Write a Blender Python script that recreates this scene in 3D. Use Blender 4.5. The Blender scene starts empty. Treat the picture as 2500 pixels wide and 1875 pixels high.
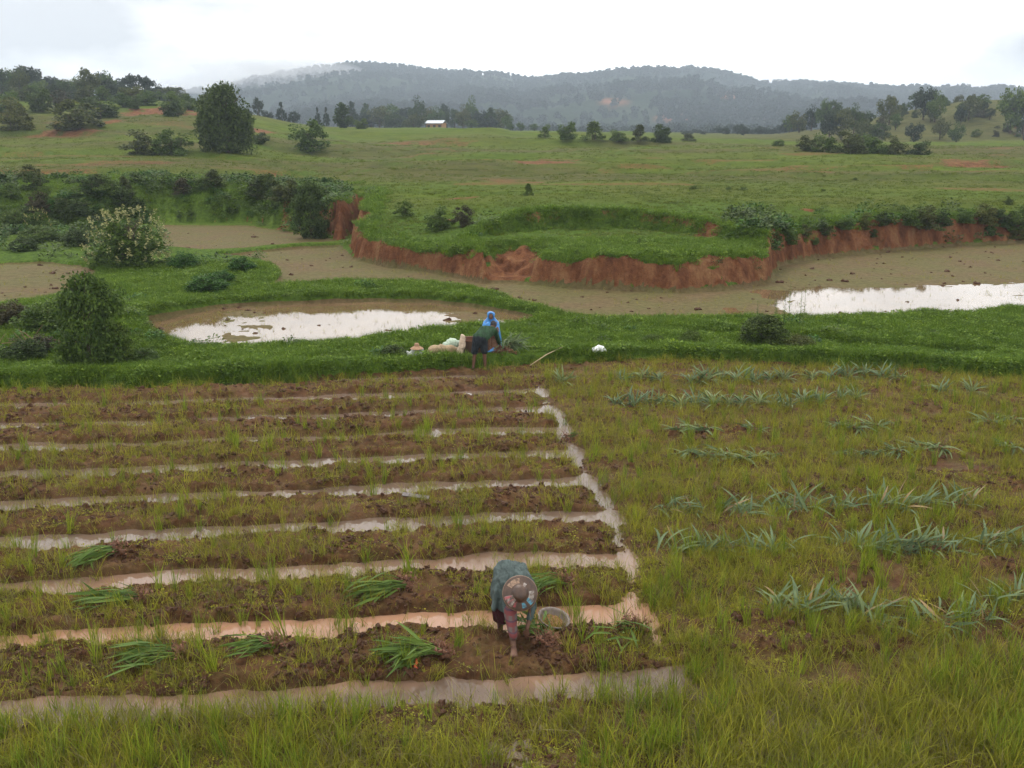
import bpy, bmesh, math, random
import numpy as np
from mathutils import Vector, Matrix, Euler

R = math.radians
scene = bpy.context.scene
COL = scene.collection
random.seed(7)
rng = np.random.default_rng(7)

# ------------------------------------------------------------------ camera
CAMZ, PITCH, FPX = 6.2, 14.8, 2260.0
cam_data = bpy.data.cameras.new('camera')
cam_data.sensor_width = 36.0
cam_data.lens = FPX / 2500.0 * 36.0
cam_data.clip_start = 0.1
cam_data.clip_end = 30000
cam = bpy.data.objects.new('camera', cam_data)
cam.location = (0, 0, CAMZ)
cam.rotation_euler = (R(90 - PITCH), 0, 0)
COL.objects.link(cam)
scene.camera = cam

# ------------------------------------------------------------------ sky, sun, exposure
SUN_EL, SUN_AZ = 58.0, -25.0          # azimuth measured from +Y towards +X
world = bpy.data.worlds.new('World')
scene.world = world
world.use_nodes = True
wn = world.node_tree.nodes
wl = world.node_tree.links
wn.clear()
w_out = wn.new('ShaderNodeOutputWorld')
w_bg = wn.new('ShaderNodeBackground')
w_sky = wn.new('ShaderNodeTexSky')
w_sky.sky_type = 'NISHITA'
w_sky.sun_disc = False
w_sky.sun_elevation = R(SUN_EL)
w_sky.sun_rotation = R(SUN_AZ)
w_tc = wn.new('ShaderNodeTexCoord')
w_map = wn.new('ShaderNodeMapping')
w_map.inputs['Scale'].default_value = (1.0, 1.0, 2.2)
w_map.inputs['Location'].default_value = (3.15, 0.4, -0.21)
w_noise = wn.new('ShaderNodeTexNoise')
w_noise.inputs['Scale'].default_value = 2.6
w_noise.inputs['Detail'].default_value = 6
w_noise.inputs['Roughness'].default_value = 0.5
w_ramp = wn.new('ShaderNodeValToRGB')
w_ramp.color_ramp.elements[0].position = 0.36
w_ramp.color_ramp.elements[0].color = (7.2, 7.3, 7.5, 1)
w_ramp.color_ramp.elements[1].position = 0.57
w_ramp.color_ramp.elements[1].color = (20.6, 20.2, 19.4, 1)
w_mix = wn.new('ShaderNodeMixRGB')
w_mix.inputs[0].default_value = 0.9      # cloud cover over the clear sky
wl.new(w_tc.outputs['Generated'], w_map.inputs['Vector'])
wl.new(w_map.outputs['Vector'], w_noise.inputs['Vector'])
wl.new(w_noise.outputs['Fac'], w_ramp.inputs['Fac'])
wl.new(w_sky.outputs['Color'], w_mix.inputs[1])
wl.new(w_ramp.outputs['Color'], w_mix.inputs[2])
wl.new(w_mix.outputs['Color'], w_bg.inputs['Color'])
w_bg.inputs['Strength'].default_value = 0.1
wl.new(w_bg.outputs['Background'], w_out.inputs['Surface'])

sun_data = bpy.data.lights.new('sun', 'SUN')
sun_data.energy = 1.5
sun_data.angle = R(14)
sun_data.color = (1.0, 0.96, 0.9)
sun = bpy.data.objects.new('sun', sun_data)
sd = Vector((math.sin(R(SUN_AZ)) * math.cos(R(SUN_EL)), math.cos(R(SUN_AZ)) * math.cos(R(SUN_EL)), math.sin(R(SUN_EL))))
sun.rotation_euler = sd.to_track_quat('Z', 'Y').to_euler()
COL.objects.link(sun)

scene.view_settings.view_transform = 'Standard'
scene.view_settings.look = 'None'
scene.view_settings.gamma = 1.0
scene.view_settings.exposure = 0.32
scene.render.engine = 'CYCLES'
scene.cycles.use_denoising = True
scene.cycles.max_bounces = 4
scene.cycles.use_adaptive_sampling = True
scene.cycles.adaptive_threshold = 0.02
scene.cycles.diffuse_bounces = 2
scene.cycles.glossy_bounces = 2
scene.cycles.transmission_bounces = 2
scene.cycles.transparent_max_bounces = 4
scene.cycles.volume_bounces = 0
scene.cycles.caustics_reflective = False
scene.cycles.caustics_refractive = False

# ------------------------------------------------------------------ numeric helpers
def sstep(a, b, x):
    t = np.clip((x - a) / (b - a), 0, 1)
    return t * t * (3 - 2 * t)

def vnoise(x, y, seed=0):
    xi = np.floor(x).astype(np.int64); yi = np.floor(y).astype(np.int64)
    xf = x - xi; yf = y - yi
    def h(a, b):
        n = (a * 374761393 + b * 668265263 + seed * 1442695041) & 0xffffffff
        n = ((n ^ (n >> 13)) * 1274126177) & 0xffffffff
        n = ((n ^ (n >> 16)) * 2246822519) & 0xffffffff
        return ((n ^ (n >> 15)) & 0xffff) / 65535.0
    u = xf * xf * (3 - 2 * xf); v = yf * yf * (3 - 2 * yf)
    a = h(xi, yi); b = h(xi + 1, yi); c = h(xi, yi + 1); d = h(xi + 1, yi + 1)
    return (a * (1 - u) + b * u) * (1 - v) + (c * (1 - u) + d * u) * v

def fbm(x, y, octv=4, seed=0, rough=0.5):
    s = np.zeros_like(x, dtype=float); a = 1.0; t = 0.0
    for o in range(octv):
        s += a * vnoise(x * 2 ** o + 17.3 * o, y * 2 ** o - 9.1 * o, seed + o)
        t += a; a *= rough
    return s / t

cp, sp = math.cos(R(PITCH)), math.sin(R(PITCH))
def ray(px, py):
    a = (px - 1250.0) / FPX; b = (937.5 - py) / FPX
    return np.array([a, cp + b * sp, -sp + b * cp])
def P(px, py, z=0.0):
    d = ray(px, py); t = (z - CAMZ) / d[2]
    return (d[0] * t, d[1] * t)
def depth_of(p):
    return p[1] * cp + (CAMZ - p[2]) * sp
def m_per_px(p):
    return depth_of(p) / FPX

def poly_sd(x, y, pts):
    """signed distance, positive inside"""
    x = np.asarray(x, float); y = np.asarray(y, float)
    dmin = np.full(x.shape, 1e9); inside = np.zeros(x.shape, bool)
    n = len(pts)
    for i in range(n):
        ax, ay = pts[i]; bx, by = pts[(i + 1) % n]
        ex, ey = bx - ax, by - ay
        t = np.clip(((x - ax) * ex + (y - ay) * ey) / (ex * ex + ey * ey + 1e-12), 0, 1)
        dmin = np.minimum(dmin, (x - ax - t * ex) ** 2 + (y - ay - t * ey) ** 2)
        cond = ((ay > y) != (by > y)) & (x < ex * (y - ay) / (ey if abs(ey) > 1e-12 else 1e-12) + ax)
        inside ^= cond
    d = np.sqrt(dmin)
    return np.where(inside, d, -d)

# ------------------------------------------------------------------ terrain shape (metres)
EDGE = np.array([P(x, y, 0) for x, y in [(-900, 985), (-300, 962), (0, 955), (400, 946), (1000, 917), (1300, 899), (1650, 886), (2100, 904), (2500, 930), (3200, 960)]])
def edge_y(x):
    return np.interp(x, EDGE[:, 0], EDGE[:, 1]) + 0.25 * (vnoise(x * 0.9, x * 0 + 3.3, 5) - 0.5)
POND_A = [P(x, y, -0.02) for x, y in [(345, 800), (365, 788), (450, 768), (530, 752), (680, 744), (900, 736), (1050, 738), (1200, 756), (1290, 774), (1320, 790), (1240, 802), (1150, 812), (1040, 820), (850, 842), (620, 858), (480, 856), (380, 836)]]
POND_B = [P(x, y, 0.0) for x, y in [(530, 630), (690, 612), (830, 604), (862, 636), (1050, 668), (1190, 694), (1250, 694), (1300, 698), (1480, 708), (1650, 716), (1780, 708), (1876, 692), (1892, 648), (2000, 630), (2150, 616), (2300, 603), (2500, 594), (3300, 588), (3300, 745), (2500, 768), (2300, 778), (2100, 784), (1880, 788), (1640, 788), (1480, 788), (1385, 782), (1150, 718), (1000, 700), (900, 700), (700, 710), (655, 716), (672, 700), (688, 672), (640, 642)]]
POND_C = [P(x, y, 0.15) for x, y in [(398, 553), (600, 553), (720, 570), (826, 590), (760, 597), (510, 613), (400, 604)]]
POND_D = [P(x, y, 0.1) for x, y in [(-900, 670), (0, 648), (100, 644), (190, 652), (235, 668), (228, 700), (130, 735), (0, 752), (-900, 790)]]
PONDS = [(POND_A, -0.02), (POND_B, 0.0), (POND_C, 0.15), (POND_D, 0.1)]
BASE_LINE = [(-1200, 595, 7), (-300, 585, 6), (0, 572, 6), (200, 562, 5), (390, 551, 3.5), (600, 551, 3.0), (720, 568, 2.2), (800, 584, 1.6), (838, 596, .8), (862, 575, .8), (880, 556, .8), (890, 556, .8), (874, 592, .6),
             (856, 612, .5), (868, 636, .45), (950, 652, .4), (1050, 666, .4), (1190, 691, .5), (1215, 680, 3.0), (1240, 678, 3.5), (1268, 684, 2.2), (1300, 696, .5), (1480, 706, .4), (1650, 713, .4), (1780, 706, .4), (1878, 690, .4), (1888, 660, .5), (1895, 648, .8), (2000, 628, 1.0), (2150, 614, .9), (2300, 601, .9), (2500, 592, 1.0), (3300, 582, 1.2)]
HIGH_PTS = [P(x, y, 0.05) for x, y, w in BASE_LINE]
HIGH_W = [w for x, y, w in BASE_LINE]
HIGH_POLY = HIGH_PTS + [(400, 900), (-400, 900)]
TERR = [P(x, y, 1.35) for x, y in [(1140, 616), (1160, 584), (1230, 572), (1350, 562), (1500, 562), (1620, 570), (1720, 584), (1800, 592), (1870, 604), (1885, 640), (1800, 690), (1500, 700), (1320, 700), (1280, 660)]]

def high_dw(x, y):
    """signed distance into the high ground and the width of the nearest bank"""
    d = poly_sd(x, y, HIGH_POLY)
    best = np.full(x.shape, 1e18); w = np.ones(x.shape)
    for i in range(len(HIGH_PTS) - 1):
        ax, ay = HIGH_PTS[i]; bx, by = HIGH_PTS[i + 1]
        ex, ey = bx - ax, by - ay
        t = np.clip(((x - ax) * ex + (y - ay) * ey) / (ex * ex + ey * ey + 1e-9), 0, 1)
        q = (x - ax - t * ex) ** 2 + (y - ay - t * ey) ** 2
        m = q < best
        best = np.where(m, q, best)
        w = np.where(m, HIGH_W[i] * (1 - t) + HIGH_W[i + 1] * t, w)
    w = np.where(w < 1.3, w * (0.75 + 1.5 * sstep(.52, .78, fbm(x * .33, y * .33, 3, 52))), w)
    return d, w

YT = [36, 42, 45, 48, 53, 60, 70, 80, 95, 110, 125, 140, 170, 200, 240, 300, 360, 450, 520]
ZL = [.8, .85, .95, 1.35, 1.8, 2.2, 2.65, 2.85, 3.15, 3.5, 4.05, 4.7, 6.2, 7.9, 8.3, 9.0, 9.6, 10, 10]
ZR = [1.5, 1.7, 1.9, 2.2, 2.35, 2.5, 2.7, 2.85, 3.12, 3.45, 4.0, 4.6, 5.9, 6.9, 7.2, 8.0, 8.6, 9, 9]
def upland(x, y):
    zl = np.interp(y, YT, ZL); zr = np.interp(y, YT, ZR)
    b = sstep(-5, 1, x)
    z = zl * (1 - b) + zr * b
    u = x / np.maximum(y, 1)
    left = np.interp(y, [55, 75, 110, 135, 150, 200, 260, 330, 450], [0, .65, 1.3, 2.6, 3.8, 5.6, 7.2, 7.0, 6.0])
    z = z + left * sstep(-0.17, -0.37, u)
    z = z - 1.7 * sstep(0.02, 0.36, u) * sstep(130, 200, y)
    hill = sstep(0.24, 0.52, u) * sstep(215, 290, y) * 11.5
    z = z + hill * (0.8 + 0.4 * fbm(x / 45, y / 45, 2, 61))
    # broken terraces and hummocks of the pasture
    far = sstep(46, 60, y)
    z = z + far * (fbm(x / 22, y / 9, 3, 11) - 0.5) * (0.35 + 0.004 * y)
    z = z + far * (fbm(x / 4.0, y / 3.0, 3, 14) - 0.5) * 0.14
    st = fbm(x / 40 + 4, y / 13, 2, 21)
    z = z + far * (sstep(0.45, 0.475, st) - 0.5) * 0.4 + far * (sstep(0.57, 0.595, st) - 0.5) * 0.4
    return z

def terrain(x, y, full=False):
    x = np.asarray(x, float); y = np.asarray(y, float)
    s = y - edge_y(x)
    n1 = fbm(x * 0.55, y * 0.55, 3, 1); n2 = fbm(x * 2.3, y * 2.3, 3, 2)
    rise = sstep(-0.05, 0.4, s)
    lip = np.exp(-((s - 0.55) / 0.45) ** 2) * 0.14
    low = -0.35 + rise * (0.50 + 0.2 * (n1 - 0.4)) + lip + 0.10 * (n2 - 0.5)
    # a shallow overgrown ditch right of the resting place
    dx = np.clip((x - 5.0) / 9.0, 0, 1)
    ditch_y = np.interp(x, [5, 7.5, 11, 15], [29.3, 29.0, 27.3, 25.9])
    low = low - 0.5 * np.exp(-((y - ditch_y) / 0.38) ** 2) * sstep(5, 6.5, x) * (1 - sstep(13.2, 14.4, x))
    low = low + 0.12 * sstep(28, 36, y)
    left_mound = np.exp(-(((x + 13.5) / 3.5) ** 2 + ((y - 30.5) / 2.6) ** 2)) * 0.55
    low = low + left_mound
    # the paddies, cut in between the bunds
    inpad = np.zeros(x.shape); padz = np.zeros(x.shape)
    for k, (poly, wz) in enumerate(PONDS):
        d = poly_sd(x, y, poly) + 0.16 * (n2 - 0.5)
        m = sstep(-0.22, 0.16, d)
        fl = wz + 0.05 * (fbm(x * 1.4, y * 0.9, 4, 30 + k) - 0.5) + 0.035 * (fbm(x * 5, y * 4, 2, 40 + k) - 0.5)
        if k == 0:
            u = x / y * cp * FPX / 1.0 + 0 * x
            pxx = 1250 + x / (y * cp + CAMZ * sp) * FPX
            wob = 150 * (fbm(x * .9, y * .9, 3, 46) - .5)
            dry = .8 * sstep(500, 580, pxx + wob) * (1 - sstep(620, 700, pxx + wob)) + sstep(1000, 1130, pxx + wob) * (1 - 0.8 * sstep(-1.1, -0.3, -d))  # mud shoals shaped to stand in for water patches without sky reflection
            fl = fl - 0.045 + 0.06 * np.clip(dry, 0, 1) + 0.05 * (fbm(x * .8, y * 1.6, 4, 48) - .5)
        elif k == 1:
            wet = sstep(10.2, 11.2, x) * sstep(3.4, 2.2, -(33.6 - y) + 3.4 * 0 - 0.10 * (x - 11)) if False else 0
            near = sstep(40.4 + 0.2 * (x - 11), 37.6 + 0.2 * (x - 11), y + 2.4 * (fbm(x * .6, y * .6, 3, 45) - .5)) * sstep(9.7, 10.7, x)
            near = np.maximum(near, sstep(33.6, 33.0, y) * sstep(1.4, 1.9, x) * (1 - sstep(3.3, 3.8, x)))
            near = np.maximum(near, 0.9 * np.exp(-(((x - 8.2) / .45) ** 2 + ((y - 34.3) / .8) ** 2)))
            fl = fl + 0.04 - 0.085 * near + 0.11 * near * (fbm(x * .9, y * 2.2, 4, 47) - .46)
        else:
            fl = fl + 0.03
        low = low * (1 - m) + fl * m
        inpad = np.maximum(inpad, m); padz = np.where(m > 0.5, wz, padz)
    d, w = high_dw(x, y)
    flute = (fbm(x * 1.6, y * 1.6, 3, 50) - 0.5) * 1.3 + (vnoise(x * 5, y * 5, 51) - 0.5) * 0.12
    d2 = d + flute * np.minimum(w, 1.2)
    t = np.clip(d2 / w, 0, 1)
    steep = 1 - (1 - t) ** 1.7
    up = upland(x, y)
    dt = poly_sd(x, y, TERR) + 0.5 * (n1 - 0.5)
    tm = sstep(-0.45, 0.12, dt)
    up = up * (1 - tm) + (1.44 + 0.12 * (n1 - 0.5) + 0.05 * (n2 - 0.5)) * tm
    rightlow = sstep(12, 15, x) * 1.0 * np.exp(-np.maximum(d, 0) / 4.0) * (1 - sstep(70, 90, y))
    up = up - rightlow
    up = up - 0.4 * np.exp(-np.maximum(d, 0) / 1.1) * sstep(.42, .72, fbm(x * .45 + 7, y * .45, 3, 53)) * (1 - sstep(70, 90, y))
    up = up + 0.12 * (n2 - 0.5) * (1 - sstep(50, 80, y))
    z = low * (1 - steep) + up * steep
    if full:
        cliff = sstep(-0.1, 0.05, d2) * (1 - sstep(0.9, 1.05, d2 / w)) * sstep(4.5, 1.2, w)
        scarp = np.exp(-((dt + 0.35) / 0.35) ** 2) * sstep(0.2, 1.0, d)
        return z, inpad * (1 - steep), cliff, scarp, d, w, s
    return z

ROW0, ROWS = 9.6, 1.64
CHAN = np.array([(6, 2.0), (8.5, 1.95), (9.4, 1.88), (11.5, 1.76), (14.3, 1.68), (16.5, 1.46), (18.2, 1.30), (19.5, 1.17), (21, .98), (22.6, .82), (23.9, .66), (26, .5)])
def field(x, y, full=False):
    x = np.asarray(x, float); y = np.asarray(y, float)
    n1 = fbm(x * 0.8, y * 0.8, 3, 70)
    xc = np.interp(y, CHAN[:, 0], CHAN[:, 1]) + 0.22 * (vnoise(y * 1.1, y * 0 + 1.7, 77) - 0.5)
    side = sstep(-0.05, 0.35, x - xc)                # 0 = dug beds, 1 = planted side
    v = y - 0.11 * x + 0.40 * (fbm(x * 0.5, y * 0.3, 2, 71) - 0.5) + 0.22 * (fbm(x * 2.2, y * 2.2, 3, 78) - 0.5)
    ph = (v - ROW0) / ROWS
    c = 0.5 + 0.5 * np.cos(2 * math.pi * ph)          # 1 in the furrow
    k = np.round(ph)
    wid = 0.58 + 0.26 * (vnoise(k * 3.7, x * 0.5, 72) - 0.5)
    fur = sstep(wid, wid + 0.22, c)
    deep = 0.115 - 0.05 * side
    bed = 0.055 + 0.05 * (n1 - 0.5)
    c1 = fbm(x * 4.2, y * 4.2, 4, 73, 0.55); c2 = np.abs(fbm(x * 11, y * 11, 3, 74) - 0.5) * 2
    rough = (c1 - 0.5) * 0.20 + (0.4 - c2) * 0.085
    z = bed + rough * (1 - 0.8 * fur) - (deep + 0.02) * fur
    # far furrows are narrower and only partly filled
    z = z + 0.085 * fur * (fbm(x * 1.1, y * 1.4, 3, 80) - .74)
    z = z + 0.038 * fur * sstep(15, 21, y) * (0.4 + 1.2 * (fbm(x * 0.7, k * 5.1, 2, 79) - 0.15))
    z = z + 0.05 * fur * side
    # weedy flat strip in front of the dug beds
    fr = sstep(9.75, 8.9, v)
    flat = -0.02 + 0.10 * (fbm(x * 1.2, y * 1.2, 3, 75) - 0.5) + 0.35 * rough
    z = z * (1 - fr) + flat * fr
    ch = np.exp(-((x - xc) / 0.17) ** 2) * (0.6 + 0.7 * vnoise(y * 0.9, y * 0, 76)) * sstep(9.6, 11.2, y) * (1 - sstep(23.3, 24.0, y))
    z = z - 0.15 * ch
    pat = np.exp(-(((x + 0.65) / 0.8) ** 2 + ((y - 9.6) / 0.4) ** 2)) + .8 * np.exp(-(((x + 5.2) / 1.2) ** 2 + ((y - 9.5) / 0.4) ** 2))
    z = z - 0.085 * pat
    if full:
        return z, fur * (1 - fr), side, fr, ch
    return z
WATER_F = -0.035

def ground(x, y):
    x = np.asarray(x, float); y = np.asarray(y, float)
    zt = terrain(x, y)
    return np.where(y < edge_y(x) + 0.7, np.maximum(zt, field(x, y)), zt)

TS = np.concatenate([np.arange(7.5, 60, 0.04), np.arange(60, 140, 0.15), np.arange(140, 520, 0.5)])
def at(px, py):
    d = ray(px, py)
    x = d[0] * TS / d[1]; y = TS; z = CAMZ + d[2] * TS / d[1]
    g = ground(x, y)
    hit = np.where(z <= g)[0]
    i = hit[0] if len(hit) else len(TS) - 60
    return Vector((x[i], y[i], float(g[i])))
def gz(x, y):
    return float(ground(np.array([x]), np.array([y]))[0])

# ------------------------------------------------------------------ object helpers
def tag(o, label=None, cat=None, group=None, kind=None):
    if label: o['label'] = label
    if cat: o['category'] = cat
    if group: o['group'] = group
    if kind: o['kind'] = kind
    return o
def link(o, parent=None):
    COL.objects.link(o)
    if parent is not None: o.parent = parent
    return o
def empty(name, loc=(0, 0, 0), rz=0.0, scale=1.0):
    o = bpy.data.objects.new(name, None)
    o.empty_display_size = 0.1
    o.location = loc; o.rotation_euler = (0, 0, rz)
    o.scale = (scale, scale, scale) if not hasattr(scale, '__len__') else scale
    return link(o)
def mesh_np(name, V, F, mat=None, smooth=True):
    """V (n,3), F (m,k) index array"""
    V = np.asarray(V, np.float32); F = np.asarray(F, np.int32)
    me = bpy.data.meshes.new(name)
    k = F.shape[1]
    me.vertices.add(len(V)); me.vertices.foreach_set('co', V.ravel())
    me.loops.add(F.size); me.loops.foreach_set('vertex_index', F.ravel())
    me.polygons.add(len(F)); me.polygons.foreach_set('loop_start', np.arange(len(F), dtype=np.int32) * k)
    me.update(calc_edges=True)
    if smooth: me.polygons.foreach_set('use_smooth', np.ones(len(F), bool))
    if mat: me.materials.append(mat)
    return me
def mesh_py(name, V, F, mat=None, smooth=False):
    me = bpy.data.meshes.new(name)
    me.from_pydata([tuple(v) for v in V], [], F); me.update()
    if smooth: me.polygons.foreach_set('use_smooth', np.ones(len(F), bool))
    if mat: me.materials.append(mat)
    return me
def obj(name, me, parent=None):
    return link(bpy.data.objects.new(name, me), parent)
def tube_data(pts, rads, n=8, caps=True):
    """tube through points -> V,F"""
    pts = [Vector(p) for p in pts]; V = []; F = []
    up = Vector((0.13, 0.21, 1)).normalized()
    for i, p in enumerate(pts):
        t = (pts[min(i + 1, len(pts) - 1)] - pts[max(i - 1, 0)]).normalized()
        a = t.cross(up)
        if a.length < 1e-3: a = t.cross(Vector((1, 0, 0)))
        a.normalize(); b = t.cross(a)
        for k in range(n):
            an = 2 * math.pi * k / n
            V.append(p + (a * math.cos(an) + b * math.sin(an)) * rads[i])
    for i in range(len(pts) - 1):
        for k in range(n):
            F.append((i * n + k, i * n + (k + 1) % n, (i + 1) * n + (k + 1) % n, (i + 1) * n + k))
    if caps:
        F.append(tuple(range(n))[::-1]); F.append(tuple((len(pts) - 1) * n + k for k in range(n)))
    return V, F
def join_data(parts):
    V = []; F = []
    for v, f in parts:
        o = len(V); V += list(v); F += [tuple(i + o for i in q) for q in f]
    return V, F
def lathe_data(prof, n=32):
    """profile list of (r,z) -> V,F around Z"""
    V = []; F = []
    for r, z in prof:
        for k in range(n):
            a = 2 * math.pi * k / n
            V.append((r * math.cos(a), r * math.sin(a), z))
    for i in range(len(prof) - 1):
        for k in range(n):
            F.append((i * n + k, i * n + (k + 1) % n, (i + 1) * n + (k + 1) % n, (i + 1) * n + k))
    return V, F
def box_data(c, s):
    x, y, z = c; a, b, d = s[0] / 2, s[1] / 2, s[2] / 2
    V = [(x - a, y - b, z - d), (x + a, y - b, z - d), (x + a, y + b, z - d), (x - a, y + b, z - d), (x - a, y - b, z + d), (x + a, y - b, z + d), (x + a, y + b, z + d), (x - a, y + b, z + d)]
    return V, [(0, 3, 2, 1), (4, 5, 6, 7), (0, 1, 5, 4), (1, 2, 6, 5), (2, 3, 7, 6), (3, 0, 4, 7)]

def organic(name, prims, voxel=0.015, smooth=4, mat=None, fold=0.0, fold_scale=14.0, seed=0):
    """one continuous surface from capsules, ellipsoids and hulls of balls (voxel remesh + smoothing)"""
    bm = bmesh.new()
    def ball(p, r):
        bmesh.ops.create_icosphere(bm, subdivisions=2, radius=r, matrix=Matrix.Translation(p))
    def hull(balls):
        b2 = bmesh.new()
        for p, r in balls:
            bmesh.ops.create_icosphere(b2, subdivisions=2, radius=r, matrix=Matrix.Translation(p))
        res = bmesh.ops.convex_hull(b2, input=b2.verts)
        bmesh.ops.delete(b2, geom=list({g for g in res['geom_interior'] + res['geom_unused'] if isinstance(g, bmesh.types.BMVert)}), context='VERTS')
        tmp = bpy.data.meshes.new('tmp'); b2.to_mesh(tmp); b2.free()
        bm.from_mesh(tmp); bpy.data.meshes.remove(tmp)
    for p in prims:
        if p[0] == 'cap': hull([(p[1], p[3]), (p[2], p[4])])
        elif p[0] == 'hull': hull(p[1])
        elif p[0] == 'ell':
            M = Matrix.Translation(p[1]) @ (p[3].to_matrix().to_4x4() if len(p) > 3 else Matrix.Identity(4)) @ Matrix.Diagonal((*p[2], 1))
            bmesh.ops.create_icosphere(bm, subdivisions=3, radius=1.0, matrix=M)
    me = bpy.data.meshes.new(name + '_raw'); bm.to_mesh(me); bm.free()
    o = bpy.data.objects.new('tmp', me); COL.objects.link(o)
    m = o.modifiers.new('r', 'REMESH'); m.mode = 'VOXEL'; m.voxel_size = voxel
    if smooth:
        s = o.modifiers.new('s', 'SMOOTH'); s.iterations = smooth; s.factor = 0.5
    dg = bpy.context.evaluated_depsgraph_get(); dg.update()
    out = bpy.data.meshes.new_from_object(o.evaluated_get(dg)); out.name = name
    bpy.data.objects.remove(o); bpy.data.meshes.remove(me)
    if fold:
        n = len(out.vertices); co = np.empty(n * 3); no = np.empty(n * 3)
        out.vertices.foreach_get('co', co); out.vertices.foreach_get('normal', no)
        co = co.reshape(-1, 3); no = no.reshape(-1, 3)
        q = fbm(co[:, 0] * fold_scale + co[:, 1] * fold_scale * .4, co[:, 2] * fold_scale * 0.35 + co[:, 1] * 3, 3, 90 + seed) - 0.5
        co = co + no * (q * 2 * fold)[:, None]
        out.vertices.foreach_set('co', co.ravel())
    out.polygons.foreach_set('use_smooth', np.ones(len(out.polygons), bool))
    out.materials.clear()
    if mat: out.materials.append(mat)
    out.update()
    return out

# ------------------------------------------------------------------ materials
def new_mat(name):
    m = bpy.data.materials.new(name); m.use_nodes = True
    nt = m.node_tree; nt.nodes.clear()
    out = nt.nodes.new('ShaderNodeOutputMaterial'); b = nt.nodes.new('ShaderNodeBsdfPrincipled')
    nt.links.new(b.outputs[0], out.inputs[0])
    return m, nt, b, out
def rgb(h):
    c = [int(h[i:i + 2], 16) / 255 for i in (0, 2, 4)]
    return tuple(v / 12.92 if v <= 0.04045 else ((v + 0.055) / 1.055) ** 2.4 for v in c) + (1,)
def nd(nt, t, **kw):
    n = nt.nodes.new(t)
    for k, v in kw.items():
        if k in n.inputs: n.inputs[k].default_value = v
        else: setattr(n, k, v)
    return n
def noise(nt, scale, vec=None, detail=4, rough=0.55):
    n = nd(nt, 'ShaderNodeTexNoise', Scale=scale, Detail=detail, Roughness=rough)
    if vec is not None: nt.links.new(vec, n.inputs['Vector'])
    return n.outputs['Fac']
def ramp(nt, fac, stops):
    r = nt.nodes.new('ShaderNodeValToRGB')
    while len(r.color_ramp.elements) < len(stops): r.color_ramp.elements.new(0.5)
    for e, (p, c) in zip(r.color_ramp.elements, stops):
        e.position = p; e.color = c if len(c) == 4 else (*c, 1)
    nt.links.new(fac, r.inputs[0]); return r.outputs[0]
def mixc(nt, fac, a, b, mode='MIX'):
    m = nt.nodes.new('ShaderNodeMixRGB'); m.blend_type = mode
    for i, v in ((0, fac), (1, a), (2, b)):
        if isinstance(v, (int, float)): m.inputs[i].default_value = v if i == 0 else (v, v, v, 1)
        elif isinstance(v, tuple): m.inputs[i].default_value = v if len(v) == 4 else (*v, 1)
        else: nt.links.new(v, m.inputs[i])
    return m.outputs[0]
def math_n(nt, op, a, b=0.0, clamp=False):
    m = nt.nodes.new('ShaderNodeMath'); m.operation = op; m.use_clamp = clamp
    for i, v in ((0, a), (1, b)):
        if isinstance(v, (int, float)): m.inputs[i].default_value = v
        else: nt.links.new(v, m.inputs[i])
    return m.outputs[0]
def bump(nt, h, strength, dist, bsdf):
    b = nd(nt, 'ShaderNodeBump', Strength=strength, Distance=dist)
    nt.links.new(h, b.inputs['Height']); nt.links.new(b.outputs[0], bsdf.inputs['Normal'])
def obj_co(nt):
    return nt.nodes.new('ShaderNodeTexCoord').outputs['Object']
def pos(nt, scale=(1, 1, 1)):
    g = nt.nodes.new('ShaderNodeNewGeometry')
    m = nt.nodes.new('ShaderNodeMapping'); m.inputs['Scale'].default_value = scale
    nt.links.new(g.outputs['Position'], m.inputs['Vector'])
    return m.outputs[0]

def leaf_mat(name, dark, light, trans=0.25, rough=0.55, tint=None):
    """foliage: each leaf its own shade, each plant its own shift"""
    m, nt, b, out = new_mat(name)
    g = nt.nodes.new('ShaderNodeNewGeometry'); oi = nt.nodes.new('ShaderNodeObjectInfo')
    c = ramp(nt, g.outputs['Random Per Island'], [(0.0, dark), (0.6, tuple((a + q) / 2 for a, q in zip(dark, light))), (1.0, light)])
    n = noise(nt, 1.1, pos(nt), 2)
    c = mixc(nt, 0.35, c, ramp(nt, n, [(0.35, (0.55, 0.6, 0.5)), (0.65, (1.25, 1.2, 1.1))]), 'MULTIPLY')
    sh = ramp(nt, oi.outputs['Random'], [(0, (0.8, 0.85, 0.9)), (0.5, (1, 1, 1)), (1, (1.25, 1.12, 0.85))])
    c = mixc(nt, 0.8, c, sh, 'MULTIPLY')
    nt.links.new(c, b.inputs['Base Color'])
    b.inputs['Roughness'].default_value = rough
    b.inputs['Specular IOR Level'].default_value = 0.14
    t = nt.nodes.new('ShaderNodeBsdfTranslucent'); nt.links.new(c, t.inputs['Color'])
    mx = nt.nodes.new('ShaderNodeMixShader'); mx.inputs[0].default_value = trans
    nt.links.new(b.outputs[0], mx.inputs[1]); nt.links.new(t.outputs[0], mx.inputs[2])
    nt.links.new(mx.outputs[0], out.inputs[0])
    return m
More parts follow.
